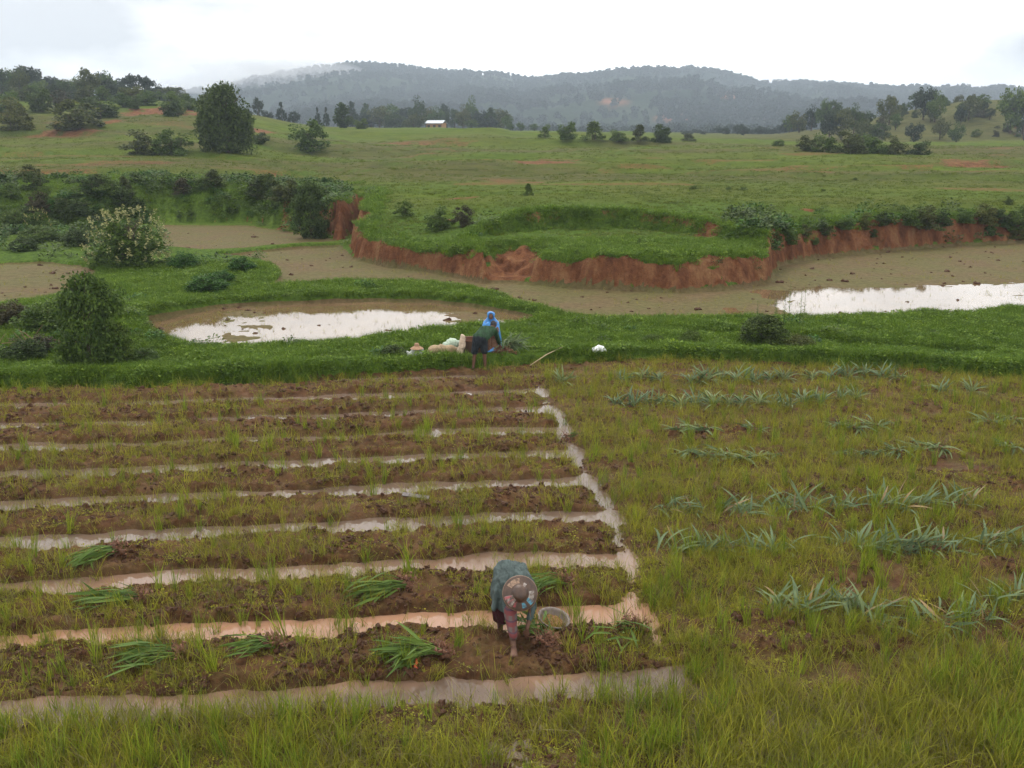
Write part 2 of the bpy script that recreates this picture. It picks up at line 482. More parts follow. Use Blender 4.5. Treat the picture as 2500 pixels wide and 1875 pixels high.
def plain(name, col, rough=0.7, var=0.25, scale=6.0, bmp=0.0, spec=0.3, metal=0.0):
    m, nt, b, out = new_mat(name)
    co = obj_co(nt)
    f = noise(nt, scale, co, 5)
    c = ramp(nt, f, [(0.3, tuple(v * (1 - var) for v in col[:3])), (0.7, tuple(min(1, v * (1 + var)) for v in col[:3]))])
    nt.links.new(c, b.inputs['Base Color'])
    b.inputs['Roughness'].default_value = rough; b.inputs['Specular IOR Level'].default_value = spec
    b.inputs['Metallic'].default_value = metal
    if bmp: bump(nt, noise(nt, scale * 4, co, 4), bmp, 0.01, b)
    return m

MAT = {}
MAT['leaf_dark'] = leaf_mat('leaf_dark', (0.020, 0.038, 0.009, 1), (0.075, 0.112, 0.026, 1))
MAT['leaf_mid'] = leaf_mat('leaf_mid', (0.030, 0.060, 0.010, 1), (0.110, 0.165, 0.030, 1))
MAT['leaf_olive'] = leaf_mat('leaf_olive', (0.034, 0.046, 0.012, 1), (0.115, 0.130, 0.034, 1))
MAT['leaf_bright'] = leaf_mat('leaf_bright', (0.022, 0.062, 0.010, 1), (0.075, 0.165, 0.026, 1))
MAT['leaf_far'] = leaf_mat('leaf_far', (0.014, 0.026, 0.014, 1), (0.038, 0.060, 0.028, 1))
MAT['leaf_brown'] = leaf_mat('leaf_brown', (0.030, 0.030, 0.016, 1), (0.075, 0.070, 0.035, 1))
MAT['flower'] = leaf_mat('flower_cream', (0.17, 0.18, 0.07, 1), (0.34, 0.33, 0.15, 1), 0.15)
MAT['ginger'] = leaf_mat('ginger_leaf_fresh', (0.044, 0.085, 0.016, 1), (0.140, 0.215, 0.045, 1), 0.2, 0.55)
MAT['ginger_blue'] = leaf_mat('ginger_leaf_bluish', (0.060, 0.100, 0.044, 1), (0.195, 0.250, 0.130, 1), 0.25, 0.55)
MAT['grass_field'] = leaf_mat('grass_field', (0.130, 0.136, 0.015, 1), (0.335, 0.335, 0.042, 1), 0.4)
MAT['grass_tall'] = leaf_mat('grass_tall', (0.100, 0.150, 0.012, 1), (0.270, 0.340, 0.035, 1), 0.4)
MAT['grass_bank'] = leaf_mat('grass_bank', (0.055, 0.110, 0.010, 1), (0.150, 0.235, 0.022, 1), 0.35)
MAT['grass_meadow'] = leaf_mat('grass_meadow', (0.056, 0.084, 0.007, 1), (0.120, 0.156, 0.016, 1), 0.35)
MAT['grass_dry'] = leaf_mat('grass_dry', (0.10, 0.085, 0.035, 1), (0.23, 0.19, 0.09, 1), 0.2)
MAT['bark'] = plain('bark', (0.07, 0.05, 0.035), 0.9, 0.4, 9, 0.6)
MAT['root'] = plain('root_brown', (0.17, 0.078, 0.045), 0.7, 0.45, 20, 0.4)
MAT['clod'] = plain('clod_earth', (0.058, 0.025, 0.011), 0.7, 0.45, 8, 0.5, 0.2)

def soil_material():
    m, nt, b, out = new_mat('field_mud')
    p = pos(nt)
    sep = nt.nodes.new('ShaderNodeSeparateXYZ'); nt.links.new(p, sep.inputs[0])
    n1 = noise(nt, 1.3, p, 5); n2 = noise(nt, 7.0, p, 6, 0.65); n3 = noise(nt, 34.0, p, 4, 0.7)
    c = ramp(nt, n2, [(0.28, (0.024, 0.010, 0.004)), (0.5, (0.066, 0.029, 0.012)), (0.75, (0.130, 0.066, 0.032))])
    c = mixc(nt, ramp(nt, n1, [(0.45, (0, 0, 0)), (0.7, (0.7, 0.7, 0.7))]), c, (0.135, 0.072, 0.038, 1))
    weed = math_n(nt, 'MULTIPLY', ramp(nt, noise(nt, 2.2, p, 6, 0.7), [(0.42, (0, 0, 0)), (0.6, (1, 1, 1))]), ramp(nt, n3, [(0.35, (0, 0, 0)), (0.6, (1, 1, 1))]))
    at_ = nt.nodes.new('ShaderNodeAttribute'); at_.attribute_name = 'zone'
    sp_ = nt.nodes.new('ShaderNodeSeparateColor'); nt.links.new(at_.outputs['Color'], sp_.inputs[0])
    wk = math_n(nt, 'MULTIPLY', weed, math_n(nt, 'ADD', math_n(nt, 'MULTIPLY', sp_.outputs[0], 0.35), 0.42), True)
    c = mixc(nt, wk, c, ramp(nt, n2, [(0.3, (0.038, 0.042, 0.010)), (0.7, (0.100, 0.095, 0.026))]))
    nt.links.new(c, b.inputs['Base Color'])
    r = nd(nt, 'ShaderNodeMapRange'); nt.links.new(sep.outputs['Z'], r.inputs[0])
    r.inputs[1].default_value = -0.03; r.inputs[2].default_value = 0.05; r.inputs[3].default_value = 0.4; r.inputs[4].default_value = 0.85
    nt.links.new(r.outputs[0], b.inputs['Roughness'])
    b.inputs['Specular IOR Level'].default_value = 0.08
    bump(nt, math_n(nt, 'ADD', n2, math_n(nt, 'MULTIPLY', n3, 0.5)), 0.9, 0.035, b)
    return m
MAT['soil'] = soil_material()

def water_material(name, col, rough=0.02, stirred=False):
    m, nt, b, out = new_mat(name)
    p = pos(nt)
    n = noise(nt, 0.8, p, 3)
    c = ramp(nt, n, [(0.3, tuple(v * 0.8 for v in col)), (0.7, tuple(v * 1.15 for v in col))])
    if stirred:   # silt stirred up where the farmer is digging
        sp_ = nt.nodes.new('ShaderNodeSeparateXYZ'); nt.links.new(p, sp_.inputs[0])
        k = math_n(nt, 'ADD', math_n(nt, 'SUBTRACT', sp_.outputs[1], math_n(nt, 'MULTIPLY', sp_.outputs[0], .11)), math_n(nt, 'MULTIPLY', n, 1.2))
        rr = nd(nt, 'ShaderNodeMapRange'); nt.links.new(k, rr.inputs[0]); rr.inputs[1].default_value = 12.0; rr.inputs[2].default_value = 14.2; rr.inputs[3].default_value = 1.0; rr.inputs[4].default_value = 0.0
        k2 = nd(nt, 'ShaderNodeMapRange'); nt.links.new(k, k2.inputs[0]); k2.inputs[1].default_value = 10.2; k2.inputs[2].default_value = 11.2
        c = mixc(nt, math_n(nt, 'MULTIPLY', rr.outputs[0], k2.outputs[0]), c, (0.30, 0.165, 0.10, 1))
    nt.links.new(c, b.inputs['Base Color'])
    b.inputs['Roughness'].default_value = rough
    b.inputs['IOR'].default_value = 1.4
    bump(nt, noise(nt, 9.0, p, 3), 0.05, 0.01, b)
    return m
MAT['water_f'] = water_material('turbid_field_water', (0.125, 0.085, 0.060), .02, True)
MAT['water_p'] = water_material('turbid_paddy_water', (0.14, 0.090, 0.048))

def terrain_material():
    m, nt, b, out = new_mat('pasture_ground')
    at_ = nt.nodes.new('ShaderNodeAttribute'); at_.attribute_name = 'zone'
    sp_ = nt.nodes.new('ShaderNodeSeparateColor'); nt.links.new(at_.outputs['Color'], sp_.inputs[0])
    red, mud, lush = sp_.outputs[0], sp_.outputs[1], sp_.outputs[2]
    p = pos(nt); pw = pos(nt, (0.35, 1.0, 1.0))
    nA = noise(nt, 0.11, pw, 5); nB = noise(nt, 0.9, pw, 6, 0.6); nC = noise(nt, 5.0, p, 5, 0.65)
    g = ramp(nt, nB, [(0.25, (0.036, 0.062, 0.005)), (0.5, (0.066, 0.100, 0.009)), (0.75, (0.105, 0.138, 0.014))])
    g = mixc(nt, ramp(nt, nA, [(0.4, (0, 0, 0)), (0.65, (0.55, 0.55, 0.55))]), g, (0.092, 0.088, 0.018, 1))
    g = mixc(nt, at_.outputs['Alpha'], g, ramp(nt, nB, [(0.3, (0.042, 0.040, 0.014)), (0.5, (0.076, 0.068, 0.024)), (0.75, (0.105, 0.086, 0.034))]))
    gl = ramp(nt, nC, [(0.25, (0.028, 0.056, 0.007)), (0.55, (0.064, 0.108, 0.014)), (0.8, (0.100, 0.150, 0.022))])
    g = mixc(nt, lush, g, gl)
    g = mixc(nt, 0.5, g, ramp(nt, nC, [(0.3, (0.6, 0.6, 0.6)), (0.7, (1.25, 1.25, 1.25))]), 'MULTIPLY')
    # red earth with streaks running down the cut faces
    ps = pos(nt, (1.0, 1.0, 0.4))
    nS = noise(nt, 1.6, ps, 6, 0.65); nS2 = noise(nt, 11.0, ps, 4, 0.6)
    rd = ramp(nt, nS, [(0.28, (0.055, 0.022, 0.011)), (0.5, (0.145, 0.060, 0.028)), (0.72, (0.225, 0.125, 0.060))])
    rd = mixc(nt, 0.5, rd, ramp(nt, nS2, [(0.3, (0.6, 0.55, 0.5)), (0.7, (1.25, 1.25, 1.25))]), 'MULTIPLY')
    rk = math_n(nt, 'MULTIPLY', red, 1.6, True)
    edge = ramp(nt, math_n(nt, 'ADD', rk, math_n(nt, 'MULTIPLY', math_n(nt, 'SUBTRACT', nC, 0.5), 1.1)), [(0.4, (0, 0, 0)), (0.62, (1, 1, 1))])
    c = mixc(nt, edge, g, rd)
    # paddy mud with a film of weed
    mm = ramp(nt, nC, [(0.25, (0.064, 0.044, 0.020)), (0.55, (0.114, 0.080, 0.040)), (0.8, (0.155, 0.108, 0.058))])
    mm = mixc(nt, ramp(nt, noise(nt, 0.35, p, 5), [(0.36, (0, 0, 0)), (0.58, (0.85, 0.85, 0.85))]), mm, ramp(nt, nC, [(0.3, (0.062, 0.060, 0.020)), (0.7, (0.120, 0.105, 0.040))]))
    c = mixc(nt, math_n(nt, 'GREATER_THAN', mud, 0.5), c, mm)
    nt.links.new(c, b.inputs['Base Color'])
    rr = nd(nt, 'ShaderNodeMapRange'); nt.links.new(mud, rr.inputs[0]); rr.inputs[3].default_value = 0.95; rr.inputs[4].default_value = 0.8
    nt.links.new(rr.outputs[0], b.inputs['Roughness'])
    b.inputs['Specular IOR Level'].default_value = 0.06
    hb = math_n(nt, 'MULTIPLY', math_n(nt, 'ADD', nC, math_n(nt, 'MULTIPLY', noise(nt, 22, p, 3), 0.4)), math_n(nt, 'SUBTRACT', 1.0, math_n(nt, 'MULTIPLY', mud, 0.75)))
    bump(nt, hb, 0.9, 0.14, b)
    return m
MAT['ground'] = terrain_material()

# ------------------------------------------------------------------ ground sheets
def grid_faces(nr, nc):
    i = np.arange(nr - 1)[:, None] * nc + np.arange(nc - 1)[None, :]
    return np.stack([i, i + 1, i + nc + 1, i + nc], -1).reshape(-1, 4)
def set_zone(me, r, g, b, al=None):
    a = me.color_attributes.new('zone', 'FLOAT_COLOR', 'POINT')
    a.data.foreach_set('color', np.stack([r, g, b, np.ones_like(r) if al is None else al], -1).astype(np.float32).ravel())

nr, nc = 470, 860
ys = 6.3 * (27.2 / 6.3) ** np.linspace(0, 1, nr)
us = np.linspace(-1, 1, nc)
Yg = np.repeat(ys[:, None], nc, 1); Xg = us[None, :] * (Yg * 0.66 + 3.2)
Zf, fur, side, fr, ch = field(Xg, Yg, True)
cover = sstep(0.3, 0.75, Yg - edge_y(Xg))
Zf = Zf * (1 - cover) - 0.45 * cover
me = mesh_np('field_soil', np.stack([Xg, Yg, Zf], -1).reshape(-1, 3), grid_faces(nr, nc), MAT['soil'])
set_zone(me, np.clip(0.75 * side + fr, 0, 1).ravel(), fur.ravel(), ch.ravel())
tag(obj('field', me), 'muddy dug beds and furrows of the vegetable field', None, None, 'structure')

me = mesh_py('field_water', [(-22, 5.5, WATER_F), (22, 5.5, WATER_F), (22, 26.6, WATER_F), (-22, 26.6, WATER_F)], [(0, 1, 2, 3)], MAT['water_f'])
tag(obj('furrow_water', me), 'turbid pinkish brown water standing in the furrows', None, None, 'structure')

nc = 720
ys = np.concatenate([np.arange(22.0, 34, 0.1), np.arange(34, 62, 0.115), 62 * (470 / 62) ** np.linspace(0, 1, 190)])
nr = len(ys)
us = np.linspace(-1, 1, nc)
Yg = np.repeat(ys[:, None], nc, 1); Xg = us[None, :] * (Yg * 0.68 + 4)
Zt, pad, cliff, scarp, dH, wH, sE = terrain(Xg, Yg, True)
slope = np.hypot(np.gradient(Zt, axis=0) / np.gradient(Yg, axis=0), np.gradient(Zt, axis=1) / np.gradient(Xg, axis=1))
red = np.clip(cliff * sstep(0.5, 1.0, slope), 0, 1) * np.where(Xg < -13.2, sstep(0.62, 0.35, Zt), 1.0)
red = np.maximum(red, 0.36 * scarp * sstep(0.35, 0.62, fbm(Xg * .35, Yg * .6, 3, 81)) * sstep(0.3, 0.6, slope))
red = np.maximum(red, sstep(0.55, 0.95, slope) * sstep(55, 62, Yg) * (1 - sstep(150, 200, Yg)) * 0.5 * sstep(-.24, -.16, Xg / Yg))
bare = sstep(0.56, 0.70, fbm(Xg / 13, Yg / 4.2, 4, 82)) * sstep(62, 78, Yg) * (1 - sstep(135, 175, Yg))
red = np.maximum(red, 0.32 * bare)
def patch(px, py, rx, ry, amt):
    global red
    p = at(px, py); s = m_per_px(p)
    # ry: depth of the patch along the ground in metres
    e = ((Xg - p.x) / (rx * s)) ** 2 + ((Yg - p.y) / ry) ** 2
    red = np.maximum(red, (amt if amt > .62 else amt * .8) * sstep(1.5, 0.1, e + 2.2 * (fbm(Xg * .5, Yg * .9, 4, 83) - 0.5)))
for q in [(1330, 396, 90, 3, .55), (1180, 390, 60, 3, .4), (1060, 345, 120, 6, .4), (1000, 350, 80, 4, .45), (1250, 445, 90, 2.5, .45), (390, 272, 95, 14, .6), (640, 318, 50, 8, .62), (160, 330, 90, 4, .5),
          (130, 300, 60, 5, .35), (270, 298, 30, 4, .5), (1120, 484, 65, 1.3, .6), (1730, 552, 38, 0.8, .75), (1975, 513, 22, 0.5, .6), (1255, 668, 55, 2.6, .9), (1225, 690, 30, 1.5, .9), (1285, 640, 30, 1.5, .8), (2380, 398, 110, 5, .5), (2230, 405, 60, 3, .45), (1880, 415, 160, 2.2, .4),
          (2000, 420, 120, 1.5, .4), (1560, 410, 120, 2, .4), (1475, 415, 60, 2, .35), (700, 540, 22, 2.5, .6), (880, 530, 24, 2.5, .7), (1090, 540, 20, 0.6, .5), (1770, 607, 30, .3, .45), (60, 375, 80, 3, .35), (2440, 512, 40, 1, .3)]:
    patch(*q)
lush = sstep(62, 50, Yg)
lush = np.maximum(lush, 0.8 * sstep(.14, .4, slope) * sstep(50, 60, Yg) * sstep(170, 130, Yg))
lush = np.maximum(lush, 0.6 * sstep(0.16, 0.3, -Xg / Yg) * sstep(80, 70, Yg))
me = mesh_np('pasture', np.stack([Xg, Yg, Zt], -1).reshape(-1, 3), grid_faces(nr, nc), MAT['ground'])
dry = 0.75 * sstep(205, 235, Yg) * sstep(.1, .3, np.abs(Xg / Yg))
dry = np.maximum(dry, 0.8 * sstep(.42, .62, fbm(Xg / 26, Yg / 8, 4, 85)) * sstep(74, 92, Yg) * (1 - sstep(150, 190, Yg)))
pad = pad * sstep(.34, .24, Zt)
set_zone(me, red.ravel(), pad.ravel(), lush.ravel(), dry.ravel())
tag(obj('ground', me), 'green pasture, bunds and red earth banks rising to the hills', None, None, 'structure')
def red_at(x, y, ys=ys, nc=nc, red=red):
    i = np.clip(np.searchsorted(ys, y), 0, len(ys) - 1)
    j = np.clip(np.round((x / (ys[i] * 0.68 + 4) + 1) / 2 * (nc - 1)).astype(int), 0, nc - 1)
    return red[i, j]

for k, (poly, wz) in enumerate(PONDS):
    xs = [p[0] for p in poly]; yy = [p[1] for p in poly]
    cx, cy = sum(xs) / len(xs), sum(yy) / len(yy)
    grown = [(cx + (x - cx) * 1.01, cy + (y - cy) * 1.01, wz) for x, y in poly]
    me = mesh_py('paddy_water', grown, [tuple(range(len(grown)))], MAT['water_p'])
    tag(obj('paddy_water', me), 'shallow muddy water in a paddy between the bunds', None, None, 'structure')

# ------------------------------------------------------------------ far mountains
RX = [-1400, -400, 0, 400, 560, 610, 700, 800, 880, 950, 1020, 1100, 1200, 1290, 1400, 1500, 1600, 1660, 1720, 1800, 1830, 1900, 2000, 2100, 2200, 2350, 2500, 2900, 3800]
RY = [240, 238, 236, 232, 226, 216, 190, 172, 163, 161, 170, 180, 186, 198, 188, 178, 173, 171, 183, 204, 211, 207, 212, 222, 229, 220, 226, 232, 236]
nr, nc = 150, 520
ys = 430 * (3200 / 430) ** np.linspace(0, 1, nr)
us = np.linspace(-0.95, 0.95, nc)
def mountain(x, y):
    u = x / y
    # horizon line as a height at two kilometres
    pxx = 1250 + u * cp * FPX
    tp = np.interp(pxx, RX, RY)
    el = (np.interp(tp, [0, 340, 700], [math.tan(R(7.7)), 0.0, -math.tan(R(8.7))]))
    ridge = CAMZ + 2000 * (np.arctan((937.5 - tp) / FPX) - R(PITCH))
    prof = np.interp(y, [430, 620, 900, 1300, 1700, 2000, 2500, 3200], [0.0, 0.0, .06, .36, .74, 1.0, .8, .5])
    gul = fbm(x / 190, y / 330, 4, 101) - 0.5
    z = 2.0 + (ridge - 2) * prof + gul * 95 * np.interp(y, [600, 1300, 1800, 2000, 2300], [0.05, .8, .45, 0.0, .3])
    z = z + (fbm(x / 30, y / 30, 3, 103) - .5) * 9 * sstep(700, 1300, y)
    return z
Yg = np.repeat(ys[:, None], nc, 1); Xg = us[None, :] * Yg
Zm = mountain(Xg, Yg)
def mountain_material():
    m, nt, b, out = new_mat('forested_mountain')
    at_ = nt.nodes.new('ShaderNodeAttribute'); at_.attribute_name = 'zone'
    sp_ = nt.nodes.new('ShaderNodeSeparateColor'); nt.links.new(at_.outputs['Color'], sp_.inputs[0])
    p = pos(nt)
    n1 = noise(nt, 0.006, p, 6, 0.6); n2 = noise(nt, 0.06, p, 5, 0.7)
    c = ramp(nt, n1, [(0.35, (0.016, 0.026, 0.015)), (0.6, (0.032, 0.046, 0.022)), (0.78, (0.065, 0.080, 0.036))])
    c = mixc(nt, 0.6, c, ramp(nt, n2, [(0.35, (0.5, 0.5, 0.5)), (0.7, (1.4, 1.4, 1.3))]), 'MULTIPLY')
    c = mixc(nt, math_n(nt, 'MULTIPLY', sp_.outputs[0], ramp(nt, n2, [(0.3, (0.2, .2, .2)), (0.55, (1, 1, 1))])), c, (0.24, 0.11, 0.06, 1))
    nt.links.new(c, b.inputs['Base Color']); b.inputs['Roughness'].default_value = 1.0; b.inputs['Specular IOR Level'].default_value = 0.0
    bump(nt, n2, 1.0, 6.0, b)
    return m
MAT['mountain'] = mountain_material()
redm = np.zeros_like(Xg)
for (px, py, rx, rz) in [(1630, 285, 60, 14), (1835, 280, 45, 14), (1720, 272, 40, 10), (1745, 232, 28, 8), (1480, 250, 40, 10)]:
    cx = (px - 1250) / FPX / cp
    tgt = np.tan(np.arctan((937.5 - py) / FPX) - R(PITCH))
    e = ((Xg / Yg - cx) / (rx / FPX)) ** 2 + (((Zm - CAMZ) / Yg - tgt) / (rz / FPX)) ** 2
    redm = np.maximum(redm, sstep(1.4, 0.2, e + 1.4 * (fbm(Xg / 40, Zm / 12, 3, 107) - .5)))
me = mesh_np('mountain', np.stack([Xg, Yg, Zm], -1).reshape(-1, 3), grid_faces(nr, nc), MAT['mountain'])
set_zone(me, redm.ravel(), redm.ravel(), redm.ravel())
tag(obj('mountain', me), 'long hazy forested mountain ridge with red landslips', None, None, 'structure')

# ------------------------------------------------------------------ scattering (stuff only)
def proto_collection(name, meshes):
    c = bpy.data.collections.new(name)
    for me in meshes:
        c.objects.link(bpy.data.objects.new(name, me))
    return c
def scatter(name, pts, scl, coll, label, yaw=None, tilt=0.12, seed=0, tall=None):
    n = len(pts)
    r = np.random.default_rng(900 + seed)
    yaw = r.uniform(0, 6.283, n) if yaw is None else yaw
    rot = np.stack([r.normal(0, tilt, n), r.normal(0, tilt, n), yaw], -1)
    scl = np.asarray(scl, float)
    s3 = np.stack([scl, scl, scl * (tall if tall is not None else 1.0)], -1)
    me = bpy.data.meshes.new(name)
    me.vertices.add(n); me.vertices.foreach_set('co', np.asarray(pts, np.float32).ravel())
    a = me.attributes.new('rot', 'FLOAT_VECTOR', 'POINT'); a.data.foreach_set('vector', rot.astype(np.float32).ravel())
    a = me.attributes.new('scl', 'FLOAT_VECTOR', 'POINT'); a.data.foreach_set('vector', s3.astype(np.float32).ravel())
    o = obj(name, me)
    ng = bpy.data.node_groups.new(name, 'GeometryNodeTree')
    ng.interface.new_socket('Geometry', in_out='INPUT', socket_type='NodeSocketGeometry')
    ng.interface.new_socket('Geometry', in_out='OUTPUT', socket_type='NodeSocketGeometry')
    N = ng.nodes; L = ng.links
    gi = N.new('NodeGroupInput'); go = N.new('NodeGroupOutput'); iop = N.new('GeometryNodeInstanceOnPoints')
    ci = N.new('GeometryNodeCollectionInfo'); ci.inputs['Collection'].default_value = coll
    ci.inputs['Separate Children'].default_value = True; ci.inputs['Reset Children'].default_value = True
    nr_ = N.new('GeometryNodeInputNamedAttribute'); nr_.data_type = 'FLOAT_VECTOR'; nr_.inputs['Name'].default_value = 'rot'
    ns = N.new('GeometryNodeInputNamedAttribute'); ns.data_type = 'FLOAT_VECTOR'; ns.inputs['Name'].default_value = 'scl'
    rv = N.new('FunctionNodeRandomValue'); rv.data_type = 'INT'
    rv.inputs['Min'].default_value = 0 if 'Min' in rv.inputs else 0
    for s_ in rv.inputs:
        if s_.type == 'INT' and s_.name == 'Min': s_.default_value = 0
        if s_.type == 'INT' and s_.name == 'Max': s_.default_value = len(coll.objects) - 1
    iv = [q for q in rv.outputs if q.type == 'INT'][0]
    iop.inputs['Pick Instance'].default_value = True
    L.new(gi.outputs[0], iop.inputs['Points']); L.new(ci.outputs[0], iop.inputs['Instance'])
    L.new(iv, iop.inputs['Instance Index'])
    e2r = N.new('FunctionNodeEulerToRotation'); L.new(nr_.outputs[0], e2r.inputs[0])
    L.new(e2r.outputs[0], iop.inputs['Rotation']); L.new(ns.outputs[0], iop.inputs['Scale'])
    L.new(iop.outputs[0], go.inputs[0])
    md = o.modifiers.new('scatter', 'NODES'); md.node_group = ng
    tag(o, label, None, None, 'stuff')
    return o

def tuft(seed, n, h, spread, width, lean, mat, seg=3, hv=0.35):
    r = random.Random(seed); V = []; F = []
    for _ in range(n):
        a = r.uniform(0, 6.283); rb = spread * math.sqrt(r.random())
        bx, by = rb * math.cos(a), rb * math.sin(a)
        d = r.uniform(0, 6.283); le = abs(r.gauss(0, lean)); hh = h * r.uniform(1 - hv, 1 + hv)
        dx, dy = math.cos(d), math.sin(d); px_, py_ = -dy, dx
        w = width * r.uniform(.7, 1.3); o = len(V)
        f = r.uniform(0, 3.14); wx, wy = math.cos(f), math.sin(f)
        for k in range(seg):
            t = k / seg
            off = le * hh * (0.35 * t + 0.9 * t * t); z = hh * (t - 0.25 * le * t * t)
            ww = w * (1 - 0.55 * t)
            for sg in (-1, 1):
                V.append((bx + dx * off + sg * wx * ww, by + dy * off + sg * wy * ww, z - 0.02))
        off = le * hh * 1.25; V.append((bx + dx * off, by + dy * off, hh * (1 - .25 * le) - 0.02))
        for k in range(seg - 1):
            F.append((o + 2 * k, o + 2 * k + 1, o + 2 * k + 3, o + 2 * k + 2))
        F.append((o + 2 * seg - 2, o + 2 * seg - 1, o + 2 * seg))
    return mesh_py('grass_tuft', V, F, mat)
def leafy(seed, n, h, spread, size, mat):
    r = random.Random(seed); V = []; F = []
    for _ in range(n):
        a = r.uniform(0, 6.283); rr = spread * math.sqrt(r.random()); z = h * r.random() ** 0.7 * (1 - 0.5 * rr / spread)
        c = Vector((rr * math.cos(a), rr * math.sin(a), z))
        d = Vector((math.cos(a) + r.gauss(0, .6), math.sin(a) + r.gauss(0, .6), r.uniform(-.2, .7))).normalized()
        s = d.cross(Vector((r.gauss(0, .4), r.gauss(0, .4), 1))).normalized()
        L = size * r.uniform(.6, 1.3); o = len(V)
        V += [c, c + d * L * .5 + s * L * .28, c + d * L, c + d * L * .5 - s * L * .28]
        F.append((o, o + 1, o + 2, o + 3))
    return mesh_py('leafy_weed', V, F, mat)
def clod(seed, mat):
    r = random.Random(seed)
    bm = bmesh.new(); bmesh.ops.create_icosphere(bm, subdivisions=2, radius=1.0)
    for v in bm.verts:
        q = v.co.normalized()
        k = 0.75 + 0.35 * math.sin(3.1 * q.x + seed) * math.cos(2.7 * q.y + seed * 2) + 0.22 * r.uniform(-1, 1)
        v.co = q * k; v.co.z *= 0.62
    me = bpy.data.meshes.new('clod'); bm.to_mesh(me); bm.free(); me.materials.append(mat)
    return me

C_FIELD = proto_collection('field_tuft', [tuft(s, 9, .22, .06, .0035, .45, MAT['grass_field']) for s in range(6)] + [tuft(20 + s, 6, .2, .07, .0035, .7, MAT['grass_dry']) for s in range(2)])
C_TALL = proto_collection('tall_tuft', [tuft(40 + s, 22, .38, .05, .0042, .28, MAT['grass_tall']) for s in range(5)])
C_LOW = proto_collection('low_weed', [tuft(60 + s, 14, .07, .08, .004, .7, MAT['grass_field'], 2) for s in range(4)] + [leafy(66, 16, .05, .09, .035, MAT['grass_field'])])
C_BANK = proto_collection('bank_tuft', [tuft(80 + s, 26, .17, .12, .006, .6, MAT['grass_bank'], 2) for s in range(5)] + [leafy(86 + s, 40, .14, .14, .06, MAT['grass_bank']) for s in range(2)])
C_WEED = proto_collection('bank_weed', [leafy(96 + s, 90, .34, .26, .10, MAT[m]) for s, m in enumerate(['leaf_mid', 'leaf_bright', 'leaf_mid', 'leaf_dark'])])
C_MEAD = proto_collection('meadow_tuft', [tuft(110 + s, 22, .09, .22, .012, .8, MAT['grass_meadow'], 2) for s in range(4)] + [leafy(116, 30, .10, .22, .09, MAT['grass_meadow'])])
C_CLOD = proto_collection('clod', [clod(s, MAT['clod']) for s in range(6)])

def rand_view(n, y0, y1, xk=0.60, xa=2.0, power=0.0):
    """random ground points, y0..y1, width growing with distance; power>0 favours the near side"""
    r = rng.random(n)
    if power: y = (y0 ** (1 - power) + r * (y1 ** (1 - power) - y0 ** (1 - power))) ** (1 / (1 - power))
    else: y = np.sqrt(y0 * y0 + r * (y1 * y1 - y0 * y0))
    x = (rng.random(n) * 2 - 1) * (y * xk + xa)
    return x, y

# -- grass of the field
x, y = rand_view(70000, 7.4, 26.0, 0.60, 1.0, 0.5)
z, fu, si, fr, ch = field(x, y, True)
inside = y < edge_y(x) + 0.15
patchy = fbm(x * .9, y * .9, 3, 201)
prob = (0.40 + 0.28 * si * sstep(0.3, .55, patchy) + 0.05 * fr) * sstep(0.30, 0.58, patchy + 0.0 * fr + 0.12 * si)
prob = prob * (1 - 0.5 * sstep(.6, 1, fu) * (1 - si)) * (1 - 0.8 * np.clip(ch, 0, 1)) + .2 * sstep(.03, .25, fu) * sstep(.95, .5, fu) * (1 - si) + .3 * sstep(.03, .2, ch) * sstep(.75, .35, ch)
prob = prob * (1 - 0.75 * np.exp(-(((x - 0.1) / 1.6) ** 2 + ((y - 10.35) / 0.5) ** 2)))
prob = prob * (1 - .8 * np.exp(-(((x + 0.65) / 0.8) ** 2 + ((y - 9.6) / 0.4) ** 2)))
keep = inside & (rng.random(len(x)) < prob)
x, y, z, fr_, si_ = x[keep], y[keep], z[keep], fr[keep], si[keep]
sc = rng.uniform(.55, 1.25, len(x)) * (1 + 0.3 * fr_)
scatter('field_grass', np.stack([x, y, z], -1), sc, C_FIELD, 'thin yellowish green grass blades growing over the muddy field', seed=1)
# -- taller rice-like tufts
x, y = rand_view(5200, 7.6, 25.6, 0.60, 1.0, 0.5)
z, fu, si, fr, ch = field(x, y, True)
pr = (0.16 + 0.20 * si + 0.45 * fr) * sstep(.40, .62, fbm(x * .7 + 5, y * .7, 3, 205)) + 0.03
keep = (y < edge_y(x) + .1) & (rng.random(len(x)) < pr) & ~((np.abs(x - .2) < .65) & (np.abs(y - 10.5) < .75))
x, y, z = x[keep], y[keep], z[keep]
extra = [(1000, 1395), (895, 1385), (1400, 1520), (1455, 1110), (1045, 1060), (560, 1080), (780, 1120), (940, 1180), (1120, 1290), (170, 1300), (390, 1310), (60, 1100), (1890, 1085), (2240, 1060), (2330, 980), (2450, 960), (1740, 1000), (1120, 1020), (2270, 970), (490, 1600), (235, 1620), (520, 1640), (1470, 1640), (690, 1560)]
ex = np.array([list(at(a, b)) for a, b in extra])
pts = np.concatenate([np.stack([x, y, z], -1), ex])
sc = np.concatenate([rng.uniform(.6, 1.15, len(x)), rng.uniform(1.0, 1.45, len(ex))])
scatter('tall_grass', pts, sc, C_TALL, 'taller bright green rice-like grass tufts standing in the field', seed=2, tilt=.08)
